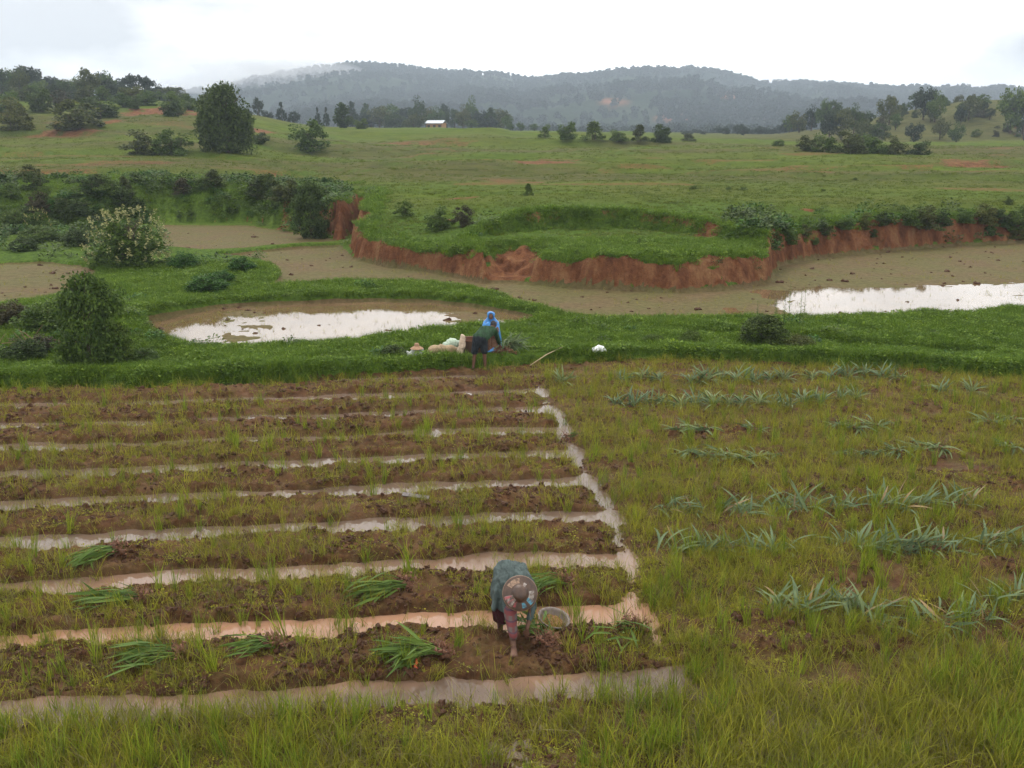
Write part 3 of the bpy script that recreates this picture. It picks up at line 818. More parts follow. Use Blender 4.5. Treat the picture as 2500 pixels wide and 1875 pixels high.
# -- tiny weeds on the mud
x, y = rand_view(42000, 7.4, 26.0, 0.60, 1.0, 0.8)
z, fu, si, fr, ch = field(x, y, True)
pr = (0.6 + 0.3 * si + .3 * fr) * sstep(.34, .56, fbm(x * 1.3, y * 1.3, 3, 207)) * (1 - .7 * fu * (1 - si))
keep = (y < edge_y(x) + .1) & (rng.random(len(x)) < pr) & (z > WATER_F - 0.01)
scatter('field_weeds', np.stack([x[keep], y[keep], z[keep]], -1), rng.uniform(.5, 1.2, keep.sum()), C_LOW, 'low weeds sprouting from the mud of the beds', seed=3)
# -- clods
x, y = rand_view(60000, 8, 25.5, 0.60, 1.0, 1.0 - 1e-3)
z, fu, si, fr, ch = field(x, y, True)
pr = (1 - fu) * (0.75 - .45 * si - .5 * fr) * sstep(.36, .58, fbm(x * 1.5, y * 1.5, 3, 209))
keep = (y < edge_y(x)) & (rng.random(len(x)) < pr) & (z > WATER_F)
scatter('mud_clods', np.stack([x[keep], y[keep], z[keep]], -1), np.clip(rng.lognormal(-3.5, .5, keep.sum()), .012, .085), C_CLOD, 'dark wet clods of earth lying on the dug beds', seed=4, tilt=.6)
# -- bank and bund grass
x, y = rand_view(90000, 22.6, 46, 0.60, 2.0, 0.6)
zt, pad, cl, scp, dH, wH, sE = terrain(x, y, True)
keep = (pad < .35) & (sE > 0.02) & (cl < .35) & (red_at(x, y) < .3) & ((zt > 0.05) | (sE < 1.2))
dit = np.interp(x, [5, 7.5, 11, 15], [29.3, 29.0, 27.3, 25.9])
keep &= ~((np.abs(y - dit) < .34) & (x > 6) & (x < 14))
x, y, zt = x[keep], y[keep], zt[keep]
sc = rng.uniform(.6, 1.35, len(x)) * (0.75 + 0.7 * fbm(x * .8, y * .8, 2, 211))
sc = sc * np.where((x > -3.2) & (x < 1.1) & (y > 25.15) & (y < 26.6), .4, 1.0)
scatter('bank_grass', np.stack([x, y, zt], -1), sc, C_BANK, 'dense lush green grass covering the bunds and banks', seed=5)
# -- broad weeds on banks, cliff tops and the slope below the terraces
x, y = rand_view(9000, 23, 82, 0.60, 2.0, 0.4)
x = np.concatenate([x, rng.uniform(-52, -11, 5200)]); y = np.concatenate([y, rng.uniform(57, 82, 5200)])
x = np.concatenate([x, rng.uniform(-4, 15, 1600)]); y = np.concatenate([y, rng.uniform(44, 53, 1600)])
zt, pad, cl, scp, dH, wH, sE = terrain(x, y, True)
u = x / y
slope_left = sstep(-.16, -.2, u) * sstep(0.0, .6, dH) * sstep(84, 76, y)
rightcl = sstep(.22, .26, u) * sstep(-.3, .3, dH) * sstep(5, 2, dH)
edge_cl = sstep(0.15, .5, dH) * sstep(1.2, .6, dH) * (wH < 1.0)
isl = sstep(.5, .6, fbm(x * .4, y * .4, 3, 213)) * (dH < 0) * (sE > 1.0) * (0.35 + sstep(-8, -10, x))
pr = np.clip(.6 * slope_left * sstep(.4, .56, fbm(x * .3, y * .5, 3, 214)) + .25 * rightcl + .12 * edge_cl + .3 * isl + .04 * scp * (np.abs(u) < .3), 0, 1)
keep = (pad < .2) & (sE > .3) & (rng.random(len(x)) < pr)
x, y, zt = x[keep], y[keep], zt[keep]
scatter('bank_weeds', np.stack([x, y, zt], -1), rng.uniform(.6, 1.5, len(x)) * np.where(y > 45, 1.5, .8), C_WEED, 'broad-leaved weeds crowding the banks and cliff tops', seed=6)
# -- grass hanging over the cliff lips and covering the scarp
x = np.concatenate([rng.uniform(-20, 42, 60000), rng.uniform(-5, 16, 9000), rng.uniform(-54, -10, 16000)]); y = np.concatenate([rng.uniform(36, 66, 60000), rng.uniform(43, 53, 9000), rng.uniform(56, 82, 16000)])
zt, pad, cl, scp, dH, wH, sE = terrain(x, y, True)
pr = np.maximum(sstep(.25, .5, dH / np.maximum(wH, .3)) * sstep(2.2, .9, dH) * (wH < 3.2) * (.35 + .9 * vnoise(x * .7, y * .7, 216)), .8 * scp)
pr = np.maximum(pr, .8 * sstep(0, .5, dH) * (x < -10) * (y > 55) * (wH > 1.2))
keep = (pad < .3) & (rng.random(len(x)) < pr) & (red_at(x, y) < .75)
x, y, zt = x[keep], y[keep], zt[keep]
scatter('cliff_grass', np.stack([x, y, zt], -1), rng.uniform(.9, 2.0, len(x)), C_BANK, 'shaggy grass hanging over the lips of the earth banks', seed=12, tilt=.35)
# -- short pasture grass
x, y = rand_view(42000, 42, 175, 0.60, 2.0, 1.3)
zt, pad, cl, scp, dH, wH, sE = terrain(x, y, True)
keep = (pad < .2) & (dH > .3) & (cl < .4) & (red_at(x, y) < .25) & (rng.random(len(x)) < 0.35 + .65 * sstep(.4, .6, fbm(x / 5, y / 2.5, 3, 215)))
x, y, zt = x[keep], y[keep], zt[keep]
scatter('pasture_grass', np.stack([x, y, zt], -1), rng.uniform(.5, 1.2, len(x)) * (.75 + y / 130), C_MEAD, 'short grazed grass of the rising pasture', seed=7)
# -- seedlings standing in the paddies
x, y = rand_view(11000, 27, 62, 0.60, 2.0, 0.8)
zt, pad, cl, scp, dH, wH, sE = terrain(x, y, True)
keep = (pad > .9) & (rng.random(len(x)) < .45 * sstep(.40, .62, fbm(x * .5, y * .5, 3, 217)) + .05 + .3 * (y < 42) * sstep(.0, -.04, zt))
scatter('paddy_seedlings', np.stack([x[keep], y[keep], zt[keep]], -1), rng.uniform(.35, .8, keep.sum()), C_FIELD, 'sparse green shoots standing in the paddy mud', seed=8)
keep2 = (pad > .95) & (rng.random(len(x)) < .06)
scatter('paddy_clods', np.stack([x[keep2], y[keep2], zt[keep2]], -1), np.clip(rng.lognormal(-2.6, .5, keep2.sum()), .03, .2), C_CLOD, 'dark mud lumps poking out of the paddies', seed=9)

# ------------------------------------------------------------------ trees and shrubs
def crown_mesh(name, seed, shape, nclump, perclump, leaf, mat, clr=.16):
    r = np.random.default_rng(seed)
    cs = []
    while len(cs) < nclump:
        d = r.normal(size=3); d /= np.linalg.norm(d); q = r.random() ** .45
        if shape == 'round': c = np.array([.42 * d[0], .42 * d[1], .40 * d[2]]) * q + (0, 0, .56)
        elif shape == 'loaf':
            zz = r.random(); rr_ = .43 * (1 - max(0, (zz - .55) / .5) ** 2.2) * (.92 + .08 * min(1, zz / .25)); a_ = r.uniform(0, 6.283); q = r.random() ** .4
            c = np.array([rr_ * q * math.cos(a_), rr_ * q * math.sin(a_), .035 + .865 * zz])
        elif shape == 'oval': c = np.array([.36 * d[0], .36 * d[1], .42 * d[2]]) * q + (0, 0, .54)
        elif shape == 'spread': c = np.array([.44 * d[0], .44 * d[1], .2 * d[2]]) * q + (0, 0, .76)
        elif shape == 'cone':
            zz = .12 + .85 * r.random() ** 1.3; c = np.array([.40 * (1.04 - zz) * d[0] * 1.1, .40 * (1.04 - zz) * d[1] * 1.1, zz])
        elif shape == 'dome':
            c = np.array([.42 * d[0], .42 * d[1], .80 * abs(d[2])]) * q
        else:  # flame: upright, from the ground
            zz = r.random(); c = np.array([.34 * d[0] * (1.15 - zz), .34 * d[1] * (1.15 - zz), .05 + .85 * zz])
        cs.append(c)
    cs = np.array(cs)
    rad = clr * r.uniform(.45, 1.3, nclump)
    ci = np.repeat(np.arange(nclump), perclump); n = len(ci)
    d = r.normal(size=(n, 3)); d /= np.linalg.norm(d, axis=1)[:, None]
    c = cs[ci] + d * (rad[ci] * r.random(n) ** .4)[:, None] * (1, 1, .85)
    if shape in ('dome', 'flame'): c[:, 2] = np.abs(c[:, 2])
    a = d + r.normal(0, .7, (n, 3)); a[:, 2] -= .15
    a /= np.linalg.norm(a, axis=1)[:, None]
    b = np.cross(a, r.normal(size=(n, 3))); b /= np.linalg.norm(b, axis=1)[:, None]
    s = (leaf * r.uniform(.55, 1.3, n))[:, None]
    V = np.stack([c - a * s, c + b * s * .5, c + a * s, c - b * s * .5], 1).reshape(-1, 3)
    F = np.arange(n * 4).reshape(-1, 4)
    return mesh_np(name, V, F, mat, smooth=False)
def trunk_mesh(name, seed, top, rad, nl, stems=1, spread=.28):
    r = random.Random(seed); parts = []
    for k in range(stems):
        bx, by = (r.uniform(-.08, .08), r.uniform(-.08, .08)) if stems > 1 else (0, 0)
        pts = [(bx, by, -.03), (bx + r.uniform(-.02, .02), by + r.uniform(-.02, .02), top * .4), (bx * 2 + r.uniform(-.04, .04), by * 2 + r.uniform(-.04, .04), top)]
        rr = rad / math.sqrt(stems)
        parts.append(tube_data(pts, [rr * 1.25, rr * .9, rr * .4], 6))
        for j in range(nl):
            a = r.uniform(0, 6.283); z0 = top * r.uniform(.35, .9); e = spread * r.uniform(.6, 1.1)
            parts.append(tube_data([(bx, by, z0), (bx + .5 * e * math.cos(a), by + .5 * e * math.sin(a), z0 + .1), (bx + e * math.cos(a), by + e * math.sin(a), z0 + .22)], [rr * .55, rr * .35, rr * .12], 5))
    V, F = join_data(parts)
    return mesh_py(name, V, F, MAT['bark'])
KIND = {}
def make_kind(key, seed, shape, ncl, per, leaf, mat, top, rad, nl, stems=1, clr=.16, n=2):
    KIND[key] = [(trunk_mesh('trunk', seed + 7 * i, top, rad, nl, stems), crown_mesh('crown', seed + i, shape, ncl, per, leaf, MAT[mat], clr)) for i in range(n)]
make_kind('big_tree', 304, 'loaf', 190, 75, .026, 'leaf_mid', .7, .035, 7, 2, .13, 1)
make_kind('round_tree', 310, 'round', 30, 92, .036, 'leaf_far', .7, .028, 5, n=3)
make_kind('oval_tree', 320, 'oval', 30, 88, .034, 'leaf_far', .75, .025, 5, n=2)
make_kind('spread_tree', 330, 'spread', 30, 50, .042, 'leaf_far', .75, .026, 6, clr=.13, n=2)
make_kind('cone_tree', 340, 'cone', 52, 44, .036, 'leaf_far', .9, .022, 6, clr=.10, n=2)
make_kind('shrub', 350, 'dome', 34, 88, .034, 'leaf_mid', .45, .02, 4, 4, .15, n=4)
make_kind('flame_shrub', 360, 'flame', 46, 60, .038, 'leaf_mid', .7, .02, 4, 3, .13, n=2)
make_kind('near_bush', 370, 'loaf', 110, 90, .026, 'leaf_mid', .8, .014, 6, 4, .12, n=1)
make_kind('dense_bush', 375, 'dome', 110, 80, .026, 'leaf_bright', .6, .014, 6, 5, .13, n=1)
pr_ = random.Random(5)
TONE = {'leaf_dark': 'dark green', 'leaf_mid': 'green', 'leaf_olive': 'olive', 'leaf_far': 'dusky', 'leaf_brown': 'brownish', 'leaf_bright': 'bright green'}
SHAPE = {'round_tree': 'round-crowned tree', 'oval_tree': 'oval-crowned tree', 'spread_tree': 'flat-topped tree', 'cone_tree': 'pointed tree', 'shrub': 'rounded bush', 'flame_shrub': 'upright bush', 'dense_bush': 'clump', 'near_bush': 'bush'}
def say(kind, mat, size, lo, hi, place):
    sz = 'tall' if size > hi else 'small' if size < lo else 'middle-sized'
    return f'{sz} {TONE[mat]} {SHAPE[kind]} {place}'
def plant_obj(kind, name, loc, w, h, mat, label, cat, group=None):
    tr, cr = pr_.choice(KIND[kind])
    e = empty(name, loc, pr_.uniform(0, 6.283), (w, w, h))
    t = obj('trunk' if 'tree' in name else 'stem', tr, e)
    c = obj('crown' if 'tree' in name else 'foliage', cr, e)
    if mat:
        c.material_slots[0].link = 'OBJECT'; c.material_slots[0].material = MAT[mat]
    tag(e, label, cat, group)
    return e
def plant(kind, name, px, py, wpx, hpx, mat, label, cat='shrub', group=None):
    p = at(px, py); s = m_per_px(p)
    return plant_obj(kind, name, (p.x, p.y, p.z - .02), wpx * s, hpx * s, mat, label, cat, group)
def plant_far(kind, name, px, Y, top, wpx, mat, label, cat='tree', group=None, sink=0.0):
    d = ray(px, top); t = Y / d[1]; x = d[0] * t; ztop = CAMZ + d[2] * t
    zb = gz(x, Y) - sink; s = depth_of((x, Y, zb)) / FPX
    return plant_obj(kind, name, (x, Y, zb), wpx * s, max(ztop - zb, 1.0), mat, label, cat, group)

plant('big_tree', 'broadleaf_tree', 556, 372, 146, 166, 'leaf_dark', 'big dense rounded tree standing alone on the terraced slope', 'tree')
plant('shrub', 'shrub', 345, 378, 120, 66, 'leaf_olive', 'lower olive bush of the pair on the red terrace beside the big rounded tree')
plant('shrub', 'shrub', 425, 378, 120, 78, 'leaf_mid', 'taller green bush of the pair on the red terrace beside the big rounded tree')
plant('shrub', 'shrub', 755, 368, 118, 96, 'leaf_mid', 'rounded leafy bush on the slope crest right of the big rounded tree')
plant('shrub', 'shrub', 640, 352, 60, 34, 'leaf_dark', 'low dark bush between the big rounded tree and the leafy bush on the crest')
plant('flame_shrub', 'shrub', 838, 312, 72, 62, 'leaf_dark', 'dark upright bush on the pasture crest before the wood')
plant('shrub', 'shrub', 882, 314, 46, 32, 'leaf_mid', 'small light green bush leaning on the dark upright bush at the crest')
plant('near_bush', 'columnar_shrub', 762, 582, 96, 140, 'leaf_dark', 'dark columnar bush growing over the red gully bank')
plant('shrub', 'shrub', 640, 478, 92, 62, 'leaf_dark', 'dark bush above the gully at the head of the left slope')
plant('shrub', 'shrub', 985, 527, 62, 44, 'leaf_mid', 'small loose bush on the pasture beside the gully')
plant('shrub', 'shrub', 1075, 560, 90, 62, 'leaf_mid', 'grey-green low bush on the edge of the sunken terrace')
plant('shrub', 'shrub', 1130, 552, 70, 60, 'leaf_brown', 'dry brown twiggy bush on the edge of the sunken terrace', 'shrub')
plant('flame_shrub', 'shrub', 1290, 478, 34, 32, 'leaf_mid', 'small clipped green clump alone on the pasture')
for i, (a, b, w, h, m) in enumerate([(1330, 335, 40, 26, 'leaf_mid'), (1385, 340, 62, 54, 'leaf_mid'), (1450, 342, 74, 46, 'leaf_mid'), (1510, 346, 62, 36, 'leaf_mid'), (1560, 346, 56, 42, 'leaf_olive'), (1612, 348, 76, 56, 'leaf_dark'), (1680, 345, 50, 18, 'leaf_olive')]):
    plant('shrub' if i % 2 else 'flame_shrub', 'shrub', a, b, w, h, m, say('shrub' if i % 2 else 'flame_shrub', m, h, 35, 50, 'in the loose hedge along the pasture crest before the mountain'), 'shrub', 'bushes along the pasture crest')
for i, (a, b, w, h) in enumerate([(1965, 368, 70, 44), (2020, 372, 90, 60), (2075, 375, 100, 72), (2130, 374, 90, 62), (2180, 376, 76, 48), (1900, 356, 40, 20)]):
    plant('shrub', 'shrub', a, b, w, h, ['leaf_olive', 'leaf_mid'][i % 2], say('shrub', ['leaf_olive', 'leaf_mid'][i % 2], h, 45, 61, 'in the long thicket at the foot of the scrub hillock'), 'shrub', 'thicket below the hillock')
plant('shrub', 'shrub', 2242, 378, 66, 46, 'leaf_dark', 'round dark bush standing apart at the end of the thicket')
# bushes of the terraced hill slope
for i, (a, b, w, h, m) in enumerate([(190, 318, 150, 84, 'leaf_olive'), (245, 290, 120, 62, 'leaf_dark'), (100, 272, 80, 68, 'leaf_dark'), (35, 318, 100, 84, 'leaf_olive'), (20, 275, 90, 66, 'leaf_mid'), (150, 262, 80, 44, 'leaf_brown'), (300, 262, 70, 40, 'leaf_mid'), (360, 258, 70, 40, 'leaf_mid'), (430, 258, 70, 44, 'leaf_mid'), (60, 245, 80, 46, 'leaf_olive'), (210, 250, 70, 50, 'leaf_olive'), (460, 268, 60, 44, 'leaf_mid')] + [(random.Random(900 + q).uniform(-10, 490), random.Random(950 + q).uniform(232, 285), 30 + q * 2.2, 24 + q * 1.6, ['leaf_mid', 'leaf_olive', 'leaf_dark'][q % 3]) for q in range(20)]):
    plant('shrub', 'shrub', a, b, w, h, m, say('shrub', m, h, 45, 66, 'on the upper terraced slope below the crest wood'), 'shrub', 'bushes on the terraced slope')
# bushes of the overgrown bank above the paddies
r = random.Random(31)
for i in range(34):
    a = r.uniform(0, 800); b = r.uniform(440, 545) if a < 420 else r.uniform(440, 520)
    w = r.uniform(30, 85); kd = r.choice(['shrub', 'shrub', 'flame_shrub']); m_ = r.choice(['leaf_dark', 'leaf_mid', 'leaf_olive', 'leaf_brown', 'leaf_bright']); h = w * r.uniform(.5, .95)
    plant(kd, 'shrub', a, b, w, h, m_, say(kd, m_, h, 32, 52, 'on the overgrown bank above the terraced paddies'), 'shrub', 'bushes on the overgrown bank')
# bushes on the cliff edge of the wide paddy
for i, (a, b, w, h) in enumerate([(1895, 600, 44, 50), (1925, 595, 60, 48), (1960, 575, 60, 40), (2010, 575, 70, 50), (2060, 560, 80, 48), (2110, 560, 70, 56), (2160, 555, 80, 56), (2215, 552, 90, 76), (2260, 560, 110, 96), (2300, 552, 70, 60), (2350, 545, 80, 56), (2400, 545, 100, 78), (2450, 552, 90, 70), (2490, 560, 100, 84), (2540, 560, 100, 80), (2460, 500, 34, 30), (2420, 575, 60, 50), (2480, 585, 60, 44), (2130, 580, 40, 30), (1990, 600, 40, 26)]):
    plant('shrub', 'shrub', a, b, w * .9, h * .78, ['leaf_dark', 'leaf_mid', 'leaf_olive'][i % 3], say('shrub', ['leaf_dark', 'leaf_mid', 'leaf_olive'][i % 3], h, 45, 68, 'overhanging the red cliff of the wide paddy'), 'shrub', 'bushes along the red cliff')
for i, (a, b, w, h) in enumerate([(1693, 462, 24, 12), (1778, 463, 20, 10), (1813, 464, 24, 12), (1900, 530, 20, 16), (2010, 467, 16, 8), (1870, 465, 14, 8), (2088, 440, 18, 9), (1560, 600, 14, 24), (1410, 628, 26, 26)]):
    plant('shrub', 'shrub', a, b, w, h, 'leaf_mid', 'tiny weed clump dotted over the open pasture', 'shrub', 'weed clumps on the pasture')
# hedge clumps beside the ponds
plant('near_bush', 'near_bush', 232, 893, 180, 238, 'leaf_mid', 'tall leafy bush standing on the bank beside the reflecting pond', 'bush')
plant('dense_bush', 'near_bush', 130, 800, 170, 88, 'leaf_mid', 'low spreading bush behind the tall leafy bush')
plant('dense_bush', 'near_bush', 60, 880, 130, 70, 'leaf_dark', 'dark low bush on the bank by the dry cut twigs', 'bush')
plant('dense_bush', 'near_bush', 30, 790, 120, 70, 'leaf_brown', 'brownish scrub clump on the mound beside the low spreading bush', 'bush')
plant('dense_bush', 'near_bush', 100, 865, 120, 60, 'leaf_brown', 'brown withered bush among the dry twigs', 'bush')
plant('near_bush', 'near_bush', 290, 890, 90, 110, 'leaf_mid', 'smaller bush growing against the tall leafy bush by the pond', 'bush')
plant('dense_bush', 'near_bush', 350, 885, 90, 48, 'leaf_mid', 'small dark weed bush at the foot of the tall leafy bush', 'bush')
plant('near_bush', 'near_bush', 1865, 848, 126, 84, 'leaf_dark', 'dark green bush on the bank before the bright paddy water', 'bush')
plant('dense_bush', 'near_bush', 1686, 842, 70, 50, 'leaf_mid', 'small rounded weed on the bank next to the dark green bush', 'bush')
plant('dense_bush', 'near_bush', 1595, 842, 70, 34, 'leaf_mid', 'low pale weed on the bank between the white bag and the rounded weed', 'bush')
plant('dense_bush', 'near_bush', 1950, 855, 100, 50, 'leaf_olive', 'greyish weed clump at the edge of the ditch', 'bush')
plant('dense_bush', 'near_bush', 960, 872, 80, 40, 'leaf_dark', 'dark leafy weed on the bund next to the straw hat', 'bush')
for i, (a, b, w, h) in enumerate([(450, 655, 90, 50), (505, 715, 120, 60), (590, 665, 80, 50), (545, 690, 70, 40)]):
    plant('dense_bush', 'near_bush', a, b, w, h, 'leaf_bright', 'bright green broad-leaved clump on the islet between the paddies', 'bush', 'bright clumps on the islet')
for i, (a, b, w, h) in enumerate([(100, 590, 120, 50), (190, 600, 90, 50), (40, 560, 90, 60), (60, 610, 80, 40)]):
    plant('dense_bush', 'near_bush', a, b, w, h, ['leaf_mid', 'leaf_dark'][i % 2], say('dense_bush', ['leaf_mid', 'leaf_dark'][i % 2], h, 45, 55, 'of scrub on the bund behind the flowering shrub'), 'bush', 'scrub behind the flowering shrub')
# flowering shrub
def flowering(px, py, wpx, hpx, label, seed, nfl):
    p = at(px, py); s = m_per_px(p)
    e = empty('flowering_shrub', (p.x, p.y, p.z - .02), 0.4, (wpx * s, wpx * s, hpx * s))
    obj('stem', trunk_mesh('stem', seed, .7, .02, 6, 5), e)
    obj('foliage', crown_mesh('foliage', seed, 'dome', 100, 60, .032, MAT['leaf_mid'], .13), e)
    r = np.random.default_rng(seed); V = []; F = []
    for k in range(nfl):
        d = r.normal(size=3); d /= np.linalg.norm(d); d[2] = abs(d[2]) * 1.1 + .1
        c = np.array([.50 * d[0], .50 * d[1], .86 * min(d[2], 1)]) * r.uniform(.9, 1.05)
        ax = np.array([d[0] * .5, d[1] * .5, 1.0]); ax /= np.linalg.norm(ax)
        L = r.uniform(.06, .13)
        for j in range(12):
            t = j / 12; q = c + ax * L * t + r.normal(0, .014 * (1 - .5 * t), 3)
            a = r.normal(size=3); a /= np.linalg.norm(a); b = np.cross(a, r.normal(size=3)); b /= np.linalg.norm(b)
            o = len(V); ss = .015
            V += [q - a * ss, q + b * ss * .7, q + a * ss, q - b * ss * .7]; F.append((o, o + 1, o + 2, o + 3))
    fl = obj('blossom', mesh_py('blossom', V, F, MAT['flower']), e); fl['kind'] = 'stuff'
    tag(e, label, 'shrub')
flowering(318, 652, 190, 152, 'pale cream flowering shrub on the bund between the paddies', 41, 150)
flowering(95, 565, 60, 62, 'small cream flowering shrub at the foot of the overgrown bank', 42, 50)
# wood on the crest of the terraced hill
r = random.Random(11)
for i in range(46):
    a = -60 + i * 13 + r.uniform(-10, 10)
    Y = r.uniform(225, 330); top = np.interp(a, [-60, 40, 110, 220, 300, 380, 430, 520, 620], [172, 166, 176, 168, 196, 190, 214, 232, 262]) + r.uniform(-6, 34)
    kd = r.choice(['round_tree', 'round_tree', 'oval_tree', 'spread_tree']); m_ = r.choice(['leaf_far', 'leaf_olive', 'leaf_dark', 'leaf_mid'])
    plant_far(kd, 'broadleaf_tree', a, Y, top, r.uniform(45, 85), m_, say(kd, m_, -top, -208, -184, 'in the wood along the crest above the terraced slope'), 'tree', 'crest wood trees')
for a, top, w in [(320, 180, 70), (355, 186, 46), (52, 160, 84)]:
    plant_far('spread_tree', 'broadleaf_tree', a, 280, top, w, 'leaf_far', 'umbrella-crowned tree rising above the crest wood', 'tree', 'umbrella trees of the crest wood')
# trees behind the big tree
for a, top, w, kd in [(628, 236, 34, 'oval_tree'), (685, 249, 40, 'cone_tree'), (655, 268, 34, 'round_tree'), (715, 270, 34, 'round_tree'), (774, 262, 24, 'cone_tree'), (795, 262, 26, 'cone_tree'), (600, 262, 40, 'round_tree')]:
    plant_far(kd, 'broadleaf_tree', a, 300, top, w, 'leaf_far', 'slim dark tree standing between the big rounded tree and the wood', 'tree', 'slim trees behind the slope')
# wood round the house
cw = [(858, 246, 44, 'cone_tree'), (893, 251, 46, 'cone_tree'), (925, 258, 52, 'round_tree'), (955, 252, 56, 'round_tree'), (985, 262, 50, 'round_tree'), (1018, 238, 44, 'oval_tree'), (1040, 258, 50, 'round_tree'), (1065, 262, 46, 'oval_tree'), (1086, 252, 32, 'oval_tree'), (1110, 264, 44, 'round_tree'), (1130, 258, 40, 'oval_tree'), (1150, 238, 38, 'oval_tree'), (1175, 270, 52, 'round_tree'), (1198, 262, 44, 'cone_tree'), (1220, 266, 48, 'round_tree'), (1238, 280, 30, 'oval_tree'), (905, 272, 50, 'round_tree'), (965, 275, 48, 'round_tree'), (1010, 276, 44, 'round_tree'), (1130, 282, 40, 'round_tree'), (1190, 286, 46, 'round_tree'), (940, 285, 50, 'round_tree'), (1210, 290, 40, 'round_tree'), (1150, 290, 36, 'round_tree'), (880, 282, 44, 'round_tree'), (995, 292, 34, 'oval_tree')]
for i, (a, top, w, kd) in enumerate(cw):
    plant_far(kd, 'broadleaf_tree', a, 375 + (i * 37 % 60) - (30 if top > 270 else 0), top, w * 1.25, ['leaf_far', 'leaf_dark', 'leaf_olive', 'leaf_mid'][i % 4], say(kd, ['leaf_far', 'leaf_dark', 'leaf_olive', 'leaf_mid'][i % 4], -top, -275, -254, 'in the wood round the tin-roofed house'), 'tree', 'wood round the house')
for a, top, w in [(1272, 296, 24), (1305, 302, 26), (1335, 300, 22), (1246, 300, 20)]:
    plant_far('round_tree', 'broadleaf_tree', a, 330, top, w, 'leaf_mid', 'small round tree between the house wood and the crest hedge', 'tree', 'small trees past the house wood')
# far line of trees under the mountain and the scrub hillock
for i in range(22):
    a = 1670 + i * 14 + r.uniform(-8, 8)
    plant_far(r.choice(['round_tree', 'cone_tree', 'oval_tree']), 'pine_tree', a, r.uniform(330, 420), np.interp(a, [1670, 1800, 1900, 1990], [318, 306, 300, 290]) + r.uniform(-4, 14), r.uniform(22, 38), 'leaf_far', 'small pine in the line of trees below the mountain', 'tree', 'pines below the mountain')
hk = [(1955, 268, 50), (1985, 258, 52), (2012, 236, 44), (2035, 242, 50), (2060, 262, 66), (2030, 268, 60), (1930, 280, 36), (2090, 255, 60), (2178, 230, 62), (2262, 212, 62), (2290, 226, 60), (2240, 222, 44), (2372, 228, 56), (2350, 256, 40), (2480, 214, 92), (2510, 226, 80), (2460, 280, 90), (2495, 290, 80), (2440, 300, 60), (2205, 250, 30), (2300, 286, 44), (2235, 300, 50), (2340, 300, 50), (2150, 296, 60), (2110, 290, 50), (2405, 245, 30), (2190, 276, 34), (2120, 268, 40), (2275, 262, 30), (2420, 262, 26)]
for i, (a, top, w) in enumerate(hk):
    best = None
    for Y in range(222, 330, 4):
        d_ = ray(a, top); t_ = Y / d_[1]; hgt = CAMZ + d_[2] * t_ - gz(d_[0] * t_, Y); e_ = abs(hgt - 1.15 * w * Y / FPX)
        if best is None or e_ < best[0]: best = (e_, Y)
    kd = ['round_tree', 'oval_tree', 'round_tree'][i % 3]; m_ = ['leaf_olive', 'leaf_far', 'leaf_mid', 'leaf_dark'][i % 4]
    plant_far(kd, 'broadleaf_tree', a, best[1], top, w, m_, say(kd, m_, w, 40, 60, 'standing on the grassy scrub hillock'), 'tree', 'hillock trees')
for i in range(40):
    a = r.uniform(1990, 2520); Y = r.uniform(232, 300); x_ = (a - 1250) / FPX / cp * Y
    s = Y / FPX; w = r.uniform(14, 44) * s
    m_ = r.choice(['leaf_olive', 'leaf_mid', 'leaf_brown', 'leaf_dark']); h = w * r.uniform(.5, 1.0)
    plant_obj('shrub', 'shrub', (x_, Y, gz(x_, Y)), w, h, m_, say('shrub', m_, h, 1.8, 2.9, 'in the scrub on the grass of the hillock'), 'shrub', 'hillock scrub')
# spiky weeds in front of the bright water
for i, (a, b, h) in enumerate([(1912, 790, 50), (1922, 800, 70), (1950, 800, 64), (1958, 806, 70), (1846, 790, 40), (1890, 795, 46)]):
    h = h * 1.75; b = b - 6
    p = at(a, b + 20); s = m_per_px(p); V = []; F = []
    rr = random.Random(i)
    v1 = [tube_data([(0, 0, -.05), (.01, 0, h * s * .5), (.0, .01, h * s)], [.008, .006, .003], 5)]
    for k in range(46):
        z = h * s * (.25 + .75 * k / 46); an = rr.uniform(0, 6.28); L = .13 * (1.15 - z / (h * s)) + .03
        d = Vector((math.cos(an), math.sin(an), .5)); sd_ = d.cross(Vector((0, 0, 1))).normalized()
        c = Vector((0, 0, z)); v1.append(([c, c + d * L * .5 + sd_ * L * .16, c + d * L, c + d * L * .5 - sd_ * L * .16], [(0, 1, 2, 3)]))
    V, F = join_data(v1)
    o = obj('spiky_weed', mesh_py('spiky_weed', V, F, MAT['leaf_mid'])); o.location = (p.x, p.y, p.z)
    tag(o, 'tall spiky weed stalk rising from the bank against the bright paddy water', 'weed', 'spiky weeds by the paddy')
# mountain forest
C_FOREST = proto_collection('forest_tree', [crown_mesh('forest_tree', 500 + i, s, 16, 22, .10, MAT['leaf_far'], .2) for i, s in enumerate(['round', 'oval', 'cone', 'round'])])
n = 22000
y = rng.uniform(620, 2060, n) ** 1.0; u = rng.uniform(-.62, .62, n); x = u * y
dens = fbm(x / 120, y / 160, 3, 221)
keep = (rng.random(n) < np.where(np.abs(y - 2000) < 50, 1.0, sstep(.35, .6, dens) * .8 + .12))
x, y = x[keep], y[keep]
xr = rng.uniform(-.6, .6, 900) * 2000; yr = np.full(900, 2000.0) + rng.uniform(-25, 15, 900)
x = np.concatenate([x, xr]); y = np.concatenate([y, yr])
scatter('mountain_forest', np.stack([x, y, mountain(x, y) - 1.0], -1), rng.uniform(5.5, 13, len(x)), C_FOREST, 'scattered forest covering the far mountain slopes', seed=10, tilt=.05)

